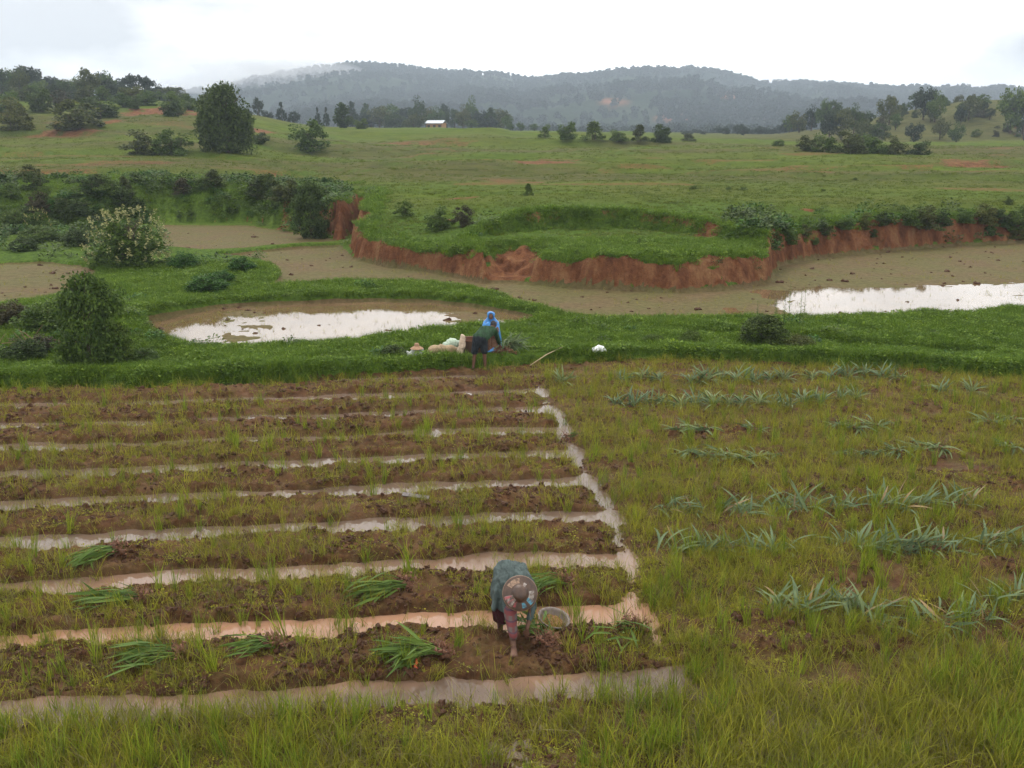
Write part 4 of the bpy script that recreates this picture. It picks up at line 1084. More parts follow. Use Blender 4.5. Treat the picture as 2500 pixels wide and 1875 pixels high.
# ------------------------------------------------------------------ ginger plants and uprooted bundles
def ginger_leaf(seed, bend, mat):
    r = random.Random(seed); V = []; F = []; n = 6
    for k in range(n + 1):
        t = k / n
        w = .047 * math.sin(math.pi * min(1, t * .92 + .06)) ** .8 * (1 - .25 * t)
        x = t * (1 - .12 * bend * t); z = -bend * .55 * t * t + .02 * math.sin(t * 5 + seed)
        y0 = .03 * math.sin(seed * 1.7 + t * 2) * t
        V += [(x, y0 - w, z + w * .45), (x, y0, z), (x, y0 + w, z + w * .45)]
    for k in range(n):
        o = 3 * k
        F += [(o, o + 1, o + 4, o + 3), (o + 1, o + 2, o + 5, o + 4)]
    return mesh_py('leaf', V, F, mat, True)
LEAF_G = [ginger_leaf(s, b, MAT['ginger']) for s, b in enumerate([.1, .35, .6, .9])]
LEAF_B = [ginger_leaf(10 + s, b, MAT['ginger_blue']) for s, b in enumerate([.3, .7, 1.1, 1.5])]
MAT['ginger_dry'] = leaf_mat('ginger_leaf_dry', (0.16, 0.11, 0.055, 1), (0.30, 0.22, 0.12, 1), .15)
LEAF_D = [ginger_leaf(20 + s, b, MAT['ginger_dry']) for s, b in enumerate([.5, .9])]
def rhizome(seed, n=9, spread=.07):
    r = random.Random(seed); parts = []
    for _ in range(n):
        a = Vector((r.gauss(0, spread * .6), r.gauss(0, spread * .6), abs(r.gauss(.02, .02))))
        d = Vector((r.gauss(0, 1), r.gauss(0, 1), r.gauss(0, .5))).normalized()
        L = r.uniform(.03, .07)
        parts.append(tube_data([a, a + d * L * .5 + Vector((0, 0, .008)), a + d * L], [.008, .014, .007], 6))
    for _ in range(n * 3):
        a = Vector((r.gauss(0, spread * .6), r.gauss(0, spread * .6), .02)); d = Vector((r.gauss(0, 1), r.gauss(0, 1), r.uniform(-.6, .5))).normalized()
        parts.append(tube_data([a, a + d * .06, a + d * .11 + Vector((0, 0, -.03))], [.004, .003, .0015], 4, False))
    V, F = join_data(parts)
    return mesh_py('rhizome', V, F, MAT['root'], True)
RHIZ = [rhizome(s) for s in range(4)]
gr = random.Random(77)
def leaf_child(parent, me, loc, yaw, pitch, L, roll=0.0):
    o = obj('leaf', me, parent)
    o.rotation_euler = (Matrix.Rotation(yaw, 3, 'Z') @ Matrix.Rotation(-pitch, 3, 'Y') @ Matrix.Rotation(roll, 3, 'X')).to_euler()
    o.location = loc; o.scale = (L, L, L)
    return o
def clump_foliage(seed, lying):
    """one joined crown of blades for clumps too far away to pick apart"""
    r = random.Random(seed); parts = []
    for k in range(22):
        src = r.choice(LEAF_B); L = r.uniform(.3, .5)
        yaw = r.uniform(0, 6.283); pitch = r.uniform(.1, .5) if lying else r.uniform(.3, 1.3)
        M = Matrix.Translation((r.gauss(0, .06), r.gauss(0, .04), .02)) @ Matrix.Rotation(yaw, 4, 'Z') @ Matrix.Rotation(-pitch, 4, 'Y') @ Matrix.Rotation(r.gauss(0, .5), 4, 'X') @ Matrix.Scale(L, 4)
        parts.append(([M @ v.co for v in src.vertices], [tuple(p.vertices) for p in src.polygons]))
    V, F = join_data(parts)
    return mesh_py('foliage', V, F, MAT['ginger_blue'], True)
FOL_UP = [clump_foliage(600 + s, False) for s in range(5)]
FOL_LIE = [clump_foliage(620 + s, True) for s in range(4)]
def ginger_plant(px, py, label, near, lying=False, size=1.0):
    p = at(px, py)
    e = empty('ginger_plant', (p.x, p.y, p.z - .01), 0 if near else gr.uniform(-.6, .6), size)
    tag(e, label, 'plant', 'ginger plants set out in rows')
    lean = gr.choice([.4, 2.6, .4]) + gr.gauss(0, .5)
    if near:
        for k in range(gr.randint(14, 20)):
            yaw = gr.gauss(lean, 1.3)
            pitch = gr.uniform(.05, .55) if lying else gr.uniform(.25, 1.3)
            me = gr.choice(LEAF_B) if gr.random() > .08 else gr.choice(LEAF_D)
            leaf_child(e, me, (gr.gauss(0, .10), gr.gauss(0, .06), .02), yaw, pitch, gr.uniform(.24, .50), gr.gauss(0, .6))
        obj('rhizome', gr.choice(RHIZ), e)
    else:
        obj('foliage', gr.choice(FOL_LIE if lying else FOL_UP), e)
        o = obj('rhizome', gr.choice(RHIZ), e); o.rotation_euler.z = gr.uniform(0, 6)
ROWS_G = [
    ('ginger plant in the set-out row nearest the weedy front strip, seventh row from the bund', True, False, [(1890, 1492), (1925, 1498), (1962, 1496), (2000, 1496), (2040, 1490), (2080, 1498), (2112, 1515), (2330, 1512), (2375, 1510), (2425, 1480), (2470, 1478), (2500, 1470)]),
    ('drooping ginger plant fallen off the front row onto the mud', True, True, [(2152, 1530), (2240, 1520), (2290, 1528)]),
    ('tall blue-green ginger plant in the sixth set-out row from the bund', True, False, [(1645, 1350), (1685, 1352), (1720, 1356), (1765, 1350), (1800, 1352), (1832, 1346), (1875, 1352), (1910, 1352), (1945, 1350), (2060, 1335), (2105, 1345), (2150, 1350), (2195, 1352), (2240, 1350), (2285, 1342), (2330, 1352), (2375, 1340), (2425, 1335), (2480, 1330)]),
    ('blue-green ginger plant in the fifth set-out row from the bund', True, False, [(1620, 1248), (1655, 1252), (1695, 1258), (1765, 1252), (1800, 1258), (1862, 1250), (1900, 1250), (1940, 1245), (1975, 1240), (2060, 1240), (2100, 1238), (2150, 1238), (2195, 1242), (2240, 1238), (2320, 1235), (2350, 1232)]),
    ('flattened wilted ginger plant in the fourth set-out row from the bund', False, True, [(1690, 1108), (1730, 1114), (1775, 1118), (1820, 1116), (1850, 1110), (1900, 1116), (2060, 1108), (2105, 1106), (2150, 1110), (2190, 1104), (2255, 1096), (2300, 1098), (2470, 1096)]),
    ('flattened wilted ginger plant in the third set-out row from the bund', False, True, [(1655, 1050), (1690, 1050), (1722, 1048), (1845, 1050), (2050, 1040), (2095, 1045), (2135, 1042), (2420, 1030), (2480, 1028)]),
    ('ginger plant in the second set-out row from the bund', False, False, [(1512, 992), (1545, 992), (1585, 990), (1618, 990), (1662, 992), (1700, 994), (1735, 992), (1780, 990), (1815, 990), (1852, 986), (1890, 992), (1925, 990), (1960, 988), (2000, 985), (2050, 978), (2090, 978), (2300, 960), (2370, 958)]),
    ('pale ginger plant in the set-out row next to the grassy bund', False, False, [(1370, 936), (1520, 930), (1570, 930), (1610, 930), (1700, 934), (1730, 932), (1765, 932), (1800, 934), (1835, 932), (1885, 930), (1920, 930), (1985, 926), (2030, 926), (2075, 924), (2105, 922), (2150, 928), (2195, 930)]),
]
for label, near, lying, pts in ROWS_G:
    for a, b in pts:
        ginger_plant(a + gr.uniform(-6, 6), b + gr.uniform(-4, 4), label, near, lying, gr.uniform(.85, 1.3))

def bundle(root_px, tip_px, n, label, spread=.32, up=.35, extra=None):
    a = at(*root_px); b = at(*tip_px)
    d = Vector((b.x - a.x, b.y - a.y, 0)); L = d.length; d.normalize(); s = Vector((-d.y, d.x, 0))
    yaw0 = math.atan2(d.y, d.x)
    e = empty('ginger_bundle', (a.x, a.y, a.z))
    tag(e, label, 'plant bundle')
    parts = []
    for k in range(max(10, n // 2)):
        o = Vector((0, 0, .03)) + s * gr.gauss(0, .07) + Vector((0, 0, abs(gr.gauss(0, .04))))
        dd = d * gr.uniform(.3, .48) * L + s * gr.gauss(0, .09) + Vector((0, 0, gr.uniform(.02, .14)))
        parts.append(tube_data([o, o + dd * .5 + Vector((0, 0, .02)), o + dd], [.008, .0065, .003], 5, False))
    V, F = join_data(parts)
    st = obj('stalks', mesh_py('stalks', V, F, MAT['ginger'], True), e); st['kind'] = 'stuff'
    for k in range(n):
        t = gr.uniform(.12, .55)
        loc = d * (t * L) + s * gr.gauss(0, .05 + .12 * t) + Vector((0, 0, .05 + abs(gr.gauss(0, .07))))
        leaf_child(e, gr.choice(LEAF_G[1:]), loc, yaw0 + gr.gauss(0, spread), gr.uniform(-.05, up), min(.62, L * gr.uniform(.38, .62)), gr.gauss(0, .7))
    if extra: extra(e, d, s, L)
    pr = []
    for k in range(9):
        pr.append(('ell', Vector((gr.gauss(0, .05), 0, .05 + gr.gauss(0, .025))) + s * gr.gauss(0, .07), (gr.uniform(.03, .06), gr.uniform(.03, .06), gr.uniform(.03, .05))))
    rb = obj('root_ball', organic('root_ball', pr, .014, 1, MAT['clod'], .012, 26, gr.randint(0, 99)), e)
    for k in range(3):
        q = obj('rhizome', RHIZ[k], e); q.location = s * (k - 1) * .08 - d * .03 + Vector((0, 0, .06 + .02 * k)); q.rotation_euler = (gr.uniform(0, 3), gr.uniform(0, 3), 0); q.scale = (1.2,) * 3
    return e
MAT['red_tag'] = plain('red_tag', (0.55, 0.09, 0.04), .6, .3, 30)
def red_strip(e, d, s, L):
    V, F = tube_data([(0.0, -.16, .06), (.01, -.2, .03), (-.01, -.24, .01), (.015, -.28, .0)], [.014, .018, .015, .02], 6)
    o = obj('tie_strip', mesh_py('tie_strip', V, F, MAT['red_tag'], True), e); o['label'] = 'twisted orange-red tie strip'
    o.location = Vector((-.28, -.02, 0))
bundle((285, 1352), (158, 1400), 38, 'dark green uprooted ginger bundle at the water edge with pale stems up')
bundle((345, 1470), (165, 1482), 40, 'long green uprooted ginger bundle with brown root ball on the dug bed', .22)
bundle((430, 1606), (250, 1640), 38, 'striped green uprooted ginger bundle lying half under grass by the pink furrow')
bundle((665, 1585), (540, 1610), 30, 'loose grassy uprooted ginger bundle in the row before the pink furrow', .5)
bundle((985, 1440), (848, 1475), 42, 'fresh green uprooted ginger bundle with red stems behind the bent farmer\'s row', .3)
bundle((1075, 1600), (905, 1625), 46, 'wide arching uprooted ginger bundle tied with an orange-red strip', .55, .6, red_strip)
bundle((1370, 1425), (1270, 1470), 34, 'uprooted ginger bundle with pink stems lying right behind the stooping farmer', .3)
bundle((1335, 1580), (1235, 1540), 16, 'small uprooted ginger bundle under the farmer\'s hand', .35, .2)
bundle((1545, 1540), (1490, 1612), 14, 'thin upright-leafed ginger bundle beside the field channel', .9, .9)
bundle((1385, 1085), (1455, 1050), 22, 'dark ginger bundle lying across the narrow water channel', .4)

# ------------------------------------------------------------------ clothing and prop materials
def cloth(name, col, rough=.85, var=.3, scale=9):
    """worn cloth: faded patches and creases"""
    m, nt, b, out = new_mat(name)
    co = obj_co(nt)
    mp = nt.nodes.new('ShaderNodeMapping'); mp.inputs['Scale'].default_value = (1.6, .5, .7); mp.inputs['Rotation'].default_value = (.2, .3, .5); nt.links.new(co, mp.inputs['Vector'])
    w = nd(nt, 'ShaderNodeTexWave', Scale=2.6, Distortion=9.0, Detail=2.0); nt.links.new(mp.outputs[0], w.inputs['Vector'])
    f = noise(nt, scale, co, 5)
    c = ramp(nt, f, [(0.3, tuple(v * (1 - var) for v in col[:3])), (0.7, tuple(min(1, v * (1 + var)) for v in col[:3]))])
    nt.links.new(c, b.inputs['Base Color']); b.inputs['Roughness'].default_value = rough; b.inputs['Specular IOR Level'].default_value = .2
    bump(nt, math_n(nt, 'ADD', w.outputs['Fac'], math_n(nt, 'MULTIPLY', noise(nt, 16, co, 3), 1.2)), .9, .025, b)
    return m
MAT['skin'] = plain('skin', (0.115, 0.052, 0.030), .6, .15, 14)
MAT['skin_mud'] = plain('skin_muddy', (0.105, 0.050, 0.030), .6, .25, 14)
MAT['hair'] = plain('hair', (0.012, 0.010, 0.009), .6, .3, 30)
MAT['coat'] = cloth('coat_teal', (0.058, 0.078, 0.074))
MAT['maroon'] = cloth('cloth_maroon', (0.045, 0.010, 0.012))
MAT['green_shirt'] = cloth('shirt_green', (0.022, 0.052, 0.024))
MAT['shorts'] = cloth('shorts_dark', (0.016, 0.020, 0.024))
MAT['cap'] = cloth('cap_grey', (0.045, 0.042, 0.045))
MAT['brown_skirt'] = cloth('skirt_brown', (0.14, 0.075, 0.045))
MAT['cream'] = cloth('cloth_cream', (0.52, 0.40, 0.30), .9, .12)
MAT['white'] = plain('bag_white', (0.78, 0.78, 0.78), .45, .06, 8)
MAT['plastic'] = plain('bag_grey_plastic', (0.40, 0.42, 0.38), .35, .15, 8, 0, .5)
MAT['palegreen'] = plain('bag_pale_green', (0.36, 0.44, 0.34), .5, .15, 8)
MAT['metal'] = plain('basin_metal', (0.15, 0.115, 0.095), .5, .35, 12, 0, .4, .1)
MAT['rim'] = plain('basin_rim', (0.17, 0.14, 0.12), .6, .5, 25)
MAT['seed'] = leaf_mat('seed', (0.22, 0.12, 0.05, 1), (0.55, 0.36, 0.17, 1), 0.0)
MAT['bamboo'] = plain('bamboo', (0.34, 0.26, 0.15), .6, .2, 10)
MAT['board'] = plain('board_wet', (0.075, 0.055, 0.052), .5, .3, 8, .2, .5)
def wrapped(name, col, scale, rough=.8):
    m, nt, b, out = new_mat(name)
    co = obj_co(nt)
    w = nd(nt, 'ShaderNodeTexWave', Scale=scale, Distortion=.6); w.bands_direction = 'Z'; nt.links.new(co, w.inputs['Vector'])
    w2 = nd(nt, 'ShaderNodeTexWave', Scale=scale, Distortion=.6); w2.bands_direction = 'X'; nt.links.new(co, w2.inputs['Vector'])
    h = math_n(nt, 'MULTIPLY', w.outputs['Fac'], w2.outputs['Fac'])
    c = ramp(nt, h, [(0.0, tuple(v * .55 for v in col)), (0.7, tuple(min(1, v * 1.15) for v in col))])
    c = mixc(nt, .4, c, ramp(nt, noise(nt, 5, co), [(.3, (.6, .6, .6)), (.7, (1.3, 1.3, 1.3))]), 'MULTIPLY')
    nt.links.new(c, b.inputs['Base Color']); b.inputs['Roughness'].default_value = rough
    bump(nt, h, .5, .006, b)
    return m
MAT['wicker'] = wrapped('wicker_brown', (0.105, 0.052, 0.028), 14)
MAT['wicker_in'] = wrapped('wicker_inside', (0.22, 0.095, 0.05), 14)
MAT['straw'] = wrapped('straw', (0.40, 0.23, 0.13), 30)
MAT['sacking'] = wrapped('sacking_tan', (0.42, 0.30, 0.17), 40)
def plaid():
    m, nt, b, out = new_mat('plaid_red')
    co = obj_co(nt); sp_ = nt.nodes.new('ShaderNodeSeparateXYZ'); nt.links.new(co, sp_.inputs[0])
    def stripe(ch, f, lo, off=0.0):
        s = math_n(nt, 'SINE', math_n(nt, 'ADD', math_n(nt, 'MULTIPLY', ch, f), off))
        return ramp(nt, math_n(nt, 'ADD', math_n(nt, 'MULTIPLY', s, .5), .5), [(lo, (0, 0, 0)), (lo + .08, (1, 1, 1))])
    c = mixc(nt, stripe(sp_.outputs[2], 62, .55), (0.115, 0.020, 0.020, 1), (0.085, 0.065, 0.058, 1))
    c = mixc(nt, math_n(nt, 'MULTIPLY', stripe(sp_.outputs[0], 80, .55), .7), c, (0.11, 0.02, 0.02, 1))
    c = mixc(nt, math_n(nt, 'MULTIPLY', stripe(sp_.outputs[2], 62, .9, 1.9), .8), c, (0.03, 0.02, 0.04, 1))
    c = mixc(nt, .5, c, ramp(nt, noise(nt, 12, co), [(.3, (.6, .55, .5)), (.7, (1.2, 1.2, 1.2))]), 'MULTIPLY')
    nt.links.new(c, b.inputs['Base Color']); b.inputs['Roughness'].default_value = .9
    return m
MAT['plaid'] = plaid()
def hat_mat():
    m, nt, b, out = new_mat('painted_bamboo_hat')
    co = obj_co(nt); sp_ = nt.nodes.new('ShaderNodeSeparateXYZ'); nt.links.new(co, sp_.inputs[0])
    ang = math_n(nt, 'ARCTAN2', sp_.outputs[1], sp_.outputs[0])
    rad = math_n(nt, 'SQRT', math_n(nt, 'ADD', math_n(nt, 'POWER', sp_.outputs[0], 2.0), math_n(nt, 'POWER', sp_.outputs[1], 2.0)))
    n = noise(nt, 9, co, 5, .65)
    base = ramp(nt, n, [(.3, (0.024, 0.011, 0.006)), (.55, (0.062, 0.030, 0.016)), (.8, (0.13, 0.075, 0.045))])
    def sector(a0, a1, r0, r1, col, c):
        k = math_n(nt, 'MULTIPLY', math_n(nt, 'MULTIPLY', math_n(nt, 'GREATER_THAN', ang, a0), math_n(nt, 'LESS_THAN', ang, a1)), math_n(nt, 'MULTIPLY', math_n(nt, 'GREATER_THAN', rad, r0), math_n(nt, 'LESS_THAN', rad, r1)))
        k = math_n(nt, 'MULTIPLY', k, ramp(nt, noise(nt, 26, co, 4), [(.38, (.1, .1, .1)), (.60, (.85, .85, .85))]))
        return mixc(nt, k, c, col)
    c = base
    for a0, a1, r0, r1, col in [(-2.95, -2.15, .10, .215, (0.30, 0.25, 0.22, 1)), (-2.92, -2.72, .12, .22, (0.34, 0.035, 0.05, 1)), (-2.55, -2.38, .11, .21, (0.34, 0.035, 0.05, 1)), (-2.1, -1.9, .12, .2, (0.32, 0.05, 0.06, 1)),
                                (-1.42, -1.1, .13, .2, (0.06, 0.27, 0.38, 1)), (-.85, -.5, .12, .21, (0.06, 0.27, 0.38, 1)), (-.5, .2, .12, .19, (0.33, 0.30, 0.27, 1)), (1.6, 2.6, .13, .2, (0.30, 0.19, 0.12, 1)), (.9, 1.2, .10, .15, (0.34, 0.30, 0.27, 1))]:
        c = sector(a0, a1, r0, r1, col, c)
    c = mixc(nt, math_n(nt, 'GREATER_THAN', rad, .229), c, (0.15, 0.085, 0.05, 1))
    nt.links.new(c, b.inputs['Base Color']); b.inputs['Roughness'].default_value = .5
    bump(nt, noise(nt, 60, co, 3), .3, .004, b)
    return m
MAT['hat'] = hat_mat()
def tarp():
    m, nt, b, out = new_mat('blue_plastic_cape')
    co = obj_co(nt)
    c = ramp(nt, noise(nt, 10, co, 4), [(.3, (0.014, 0.12, 0.36)), (.7, (0.05, 0.26, 0.60))])
    nt.links.new(c, b.inputs['Base Color']); b.inputs['Roughness'].default_value = .35
    bump(nt, noise(nt, 16, co, 4), .5, .02, b)
    return m
MAT['tarp'] = tarp()

V3 = lambda *a: Vector(a)
def hand_prims(wrist, direction, side, size=1.0):
    """palm and five separate, slightly curled fingers"""
    d = Vector(direction).normalized(); s = d.cross(Vector(side)).normalized(); n = s.cross(d)
    w = Vector(wrist); pr = [('hull', [(w, .022 * size), (w + d * .07 * size + s * .025 * size, .014 * size), (w + d * .07 * size - s * .025 * size, .014 * size)])]
    for k, L in enumerate([.055, .066, .062, .048]):
        b = w + (d * .075 + s * (.027 - .018 * k)) * size
        m = b + (d * L * .55 - n * .008) * size; t = m + (d * L * .45 - n * .022) * size
        pr += [('cap', b, m, .0088 * size, .008 * size), ('cap', m, t, .008 * size, .0065 * size)]
    b = w + (d * .02 + s * .03) * size; m = b + (d * .025 + s * .022) * size; t = m + (d * .03 - n * .012) * size
    pr += [('cap', b, m, .011 * size, .0095 * size), ('cap', m, t, .0095 * size, .007 * size)]
    return pr

# ------------------------------------------------------------------ stooping farmer
base1 = V3(0, 10.6, 0)
e1 = empty('person', base1)
tag(e1, 'stooping farmer in a teal coat and painted round hat working in the mud', 'person')
zF = gz(.03, 10.2); zB = gz(-.15, 10.9)
ankF = V3(.02, -.34, zF + .06); kneeF = V3(-.02, -.06, .44); ankB = V3(-.15, .3, zB + .06); kneeB = V3(-.17, .28, .40)
handR = V3(.19, -.12, .24); handL = V3(.05, -.13, .25)
body = [('hull', [(V3(-.10, .48, .72), .11), (V3(.06, .48, .72), .11), (V3(.05, .30, .76), .11)]), ('hull', [(V3(.05, .30, .76), .11), (V3(-.06, .14, .73), .08), (V3(.19, .14, .73), .08)]),
        ('cap', V3(.06, .14, .74), V3(.09, .02, .71), .055, .05), ('ell', V3(.10, -.05, .70), (.078, .10, .10)),
        ('cap', V3(.045, .48, .70), kneeF, .085, .06), ('cap', kneeF, ankF, .058, .036), ('hull', [(ankF + V3(0, .03, -.03), .035), (ankF + V3(-.02, -.15, -.045), .024), (ankF + V3(.03, -.15, -.045), .024)]),
        ('cap', V3(-.10, .48, .70), kneeB, .085, .06), ('cap', kneeB, ankB, .058, .036), ('hull', [(ankB + V3(0, .03, -.03), .035), (ankB + V3(-.02, -.15, -.045), .024), (ankB + V3(.03, -.15, -.045), .024)]),
        ('cap', V3(.22, .13, .70), V3(.25, .05, .46), .052, .042), ('cap', V3(.25, .05, .46), handR, .04, .026),
        ('cap', V3(-.10, .13, .70), V3(-.06, .0, .46), .052, .042), ('cap', V3(-.06, .0, .46), handL, .04, .026)]
body += hand_prims(handR, (.0, -.15, -1), (0, -1, 0)) + hand_prims(handL, (.15, -.2, -1), (0, -1, 0))
obj('body', organic('body', body, .008, 3, MAT['skin_mud']), e1)
coat = [('hull', [(V3(-.13, .52, .74), .12), (V3(.08, .52, .74), .12), (V3(-.03, .44, .83), .09), (V3(-.10, .14, .74), .10), (V3(.20, .14, .74), .10), (V3(.05, .18, .83), .07)]),
        ('hull', [(V3(-.18, .48, .72), .08), (V3(-.13, .16, .70), .08), (V3(-.25, .40, .40), .035), (V3(-.23, .16, .38), .035)]),
        ('hull', [(V3(-.21, .38, .50), .05), (V3(-.14, .10, .56), .05), (V3(-.23, .30, .36), .03), (V3(-.08, .08, .36), .03)]),
        ('cap', V3(.22, .13, .71), V3(.255, .05, .46), .085, .066), ('cap', V3(.255, .05, .46), V3(.215, -.05, .34), .06, .045),
        ('cap', V3(-.10, .13, .71), V3(-.06, .0, .46), .085, .064), ('cap', V3(-.06, .0, .46), V3(-.01, -.07, .36), .06, .045)]
obj('coat', organic('coat', coat, .012, 4, MAT['coat'], .034, 15, 1), e1)
tr1 = [('cap', V3(.045, .46, .70), kneeF + V3(0, -.01, 0), .11, .085), ('cap', kneeF + V3(0, -.01, 0), ankF + V3(0, .03, .12), .085, .052)]
obj('trouser_leg', organic('trouser_leg', tr1, .012, 3, MAT['plaid'], .008, 16, 2), e1)['label'] = 'red plaid cloth on the front leg'
tr2 = [('hull', [(V3(-.11, .46, .70), .11), (kneeB + V3(-.02, 0, .0), .085), (V3(-.08, .25, .45), .08)]), ('hull', [(kneeB + V3(-.03, -.03, 0), .075), (V3(-.20, .25, .18), .05), (V3(-.10, .22, .17), .05), (V3(-.08, .25, .42), .06)])]
obj('skirt', organic('skirt', tr2, .012, 3, MAT['maroon'], .012, 14, 3), e1)['label'] = 'dark maroon hanging skirt'
prof = [(.001, .112), (.04, .110), (.075, .098), (.098, .078), (.108, .052), (.115, .040), (.13, .034), (.18, .014), (.225, -.006), (.236, -.012), (.238, -.018), (.232, -.02), (.18, .004), (.125, .024), (.105, .03), (.098, .05), (.085, .075), (.04, .098), (.001, .1)]
V, F = lathe_data(prof, 48)
hat = obj('hat', mesh_py('hat', V, F, MAT['hat'], True), e1)
axis = (V3(0, 0, CAMZ) - V3(.10, 10.48, .744)).normalized()
axis = (axis + V3(.03, 0, .02)).normalized()
hat.rotation_euler = axis.to_track_quat('Z', 'Y').to_euler(); hat.location = V3(.10, -.12, .735); hat.scale = (.93, .93, .93)
hat['label'] = 'round painted bamboo hat with red and blue paint patches'

# -- basin of seed
pb = at(1351, 1528)
eb = empty('basin', (.535, 10.98, max(gz(.535, 10.98), WATER_F) + .03))
eb.rotation_euler = (R(9), R(11), 0)
tag(eb, 'round enamel basin of seed resting on the mud beside the stooping farmer', 'basin')
V, F = lathe_data([(.001, 0), (.12, 0), (.15, .012), (.185, .07), (.20, .098), (.196, .10), (.18, .075), (.145, .02), (.12, .008), (.001, .008)], 40)
obj('bowl', mesh_py('bowl', V, F, MAT['metal'], True), eb)
V, F = lathe_data([(.197, .098), (.214, .102), (.218, .098), (.214, .092), (.2, .092), (.197, .098)], 40)
obj('rim', mesh_py('rim', V, F, MAT['rim'], True), eb)
parts = []; rs = random.Random(3)
for k in range(420):
    a = rs.uniform(0, 6.283); q = .145 * math.sqrt(rs.random()); c = V3(q * math.cos(a) - .015, q * math.sin(a), .024 + .035 * (1 - (q / .15) ** 2) + rs.uniform(0, .008))
    d = V3(rs.gauss(0, 1), rs.gauss(0, 1), rs.gauss(0, .3)).normalized() * .009; s_ = d.cross(V3(0, 0, 1)).normalized() * .0055; u_ = V3(0, 0, .006)
    parts.append(([c - d, c + s_, c + d, c - s_, c + u_, c - u_], [(0, 1, 4), (1, 2, 4), (2, 3, 4), (3, 0, 4), (1, 0, 5), (2, 1, 5), (3, 2, 5), (0, 3, 5)]))
V, F = join_data(parts)
sd_o = obj('seed', mesh_py('seed', V, F, MAT['seed']), eb); sd_o['kind'] = 'stuff'
V, F = lathe_data([(.001, .055), (.06, .048), (.12, .03), (.145, .022)], 24)
obj('seed_heap', mesh_py('seed_heap', V, F, plain('seed_heap', (0.26, 0.15, 0.08), .8, .4, 40), True), eb)

# ------------------------------------------------------------------ man in green at the bank
bx, by = -.90, 24.85
e2 = empty('person', (bx, by, 0))
tag(e2, 'man in a green shirt, dark shorts and grey cap bending over the bund', 'person')
zl = gz(bx - .17, by); zr = gz(bx + .16, by)
aL = V3(-.17, 0, zl + .06); aR = V3(.16, .05, zr + .06)
body = [('hull', [(V3(-.05, .06, .86), .12), (V3(.10, .06, .86), .12), (V3(.10, .2, .98), .11)]), ('hull', [(V3(.10, .2, .98), .11), (V3(.08, .38, 1.10), .09), (V3(.38, .40, 1.07), .09)]),
        ('cap', V3(.27, .40, 1.10), V3(.36, .5, 1.16), .055, .052), ('ell', V3(.385, .56, 1.19), (.078, .10, .105)), ('ell', V3(.40, .655, 1.17), (.016, .022, .02)), ('ell', V3(.31, .55, 1.185), (.012, .025, .032)), ('ell', V3(.462, .55, 1.185), (.012, .025, .032)),
        ('cap', V3(-.08, .06, .80), V3(-.13, .02, .46), .09, .06), ('cap', V3(-.13, .02, .46), aL, .058, .036), ('hull', [(aL + V3(0, -.03, -.03), .034), (aL + V3(-.03, .14, -.045), .024), (aL + V3(.02, .14, -.045), .024)]),
        ('cap', V3(.11, .06, .80), V3(.14, .05, .46), .09, .06), ('cap', V3(.14, .05, .46), aR, .058, .036), ('hull', [(aR + V3(0, -.03, -.03), .034), (aR + V3(-.02, .14, -.045), .024), (aR + V3(.03, .14, -.045), .024)]),
        ('cap', V3(.41, .40, 1.06), V3(.50, .52, .80), .05, .042), ('cap', V3(.50, .52, .80), V3(.555, .64, .60), .04, .028), ('cap', V3(.05, .40, 1.08), V3(.06, .56, .82), .05, .042), ('cap', V3(.06, .56, .82), V3(.2, .68, .60), .04, .028)]
body += hand_prims(V3(.555, .64, .60), (.1, .3, -1), (0, 1, 0), 1.05) + hand_prims(V3(.2, .68, .60), (.3, .3, -1), (0, 1, 0), 1.05)
obj('body', organic('body', body, .011, 3, MAT['skin_mud']), e2)
shirt = [('hull', [(V3(-.06, .08, .93), .13), (V3(.13, .08, .93), .13), (V3(.10, .36, 1.10), .11), (V3(.37, .38, 1.07), .11), (V3(.24, .40, 1.15), .06)]),
         ('cap', V3(.42, .40, 1.06), V3(.505, .52, .80), .08, .065), ('cap', V3(.505, .52, .80), V3(.545, .61, .66), .062, .05), ('cap', V3(.04, .40, 1.08), V3(.055, .56, .82), .08, .065), ('cap', V3(.055, .56, .82), V3(.15, .64, .68), .06, .05)]
obj('shirt', organic('shirt', shirt, .014, 4, MAT['green_shirt'], .014, 10, 4), e2)
sh = [('hull', [(V3(-.07, .06, .90), .125), (V3(.12, .06, .90), .125), (V3(-.08, .05, .78), .12), (V3(.12, .06, .78), .12)]), ('cap', V3(-.08, .05, .78), V3(-.13, .02, .56), .12, .105), ('cap', V3(.12, .06, .78), V3(.14, .05, .56), .12, .105)]
obj('shorts', organic('shorts', sh, .013, 4, MAT['shorts'], .012, 10, 5), e2)
obj('cap', organic('cap', [('hull', [(V3(.38, .54, 1.235), .085), (V3(.385, .56, 1.21), .098)]), ('hull', [(V3(.36, .65, 1.21), .014), (V3(.43, .65, 1.21), .014), (V3(.36, .72, 1.19), .01), (V3(.43, .72, 1.19), .01)])], .012, 3, MAT['cap'], .005, 20, 6), e2)

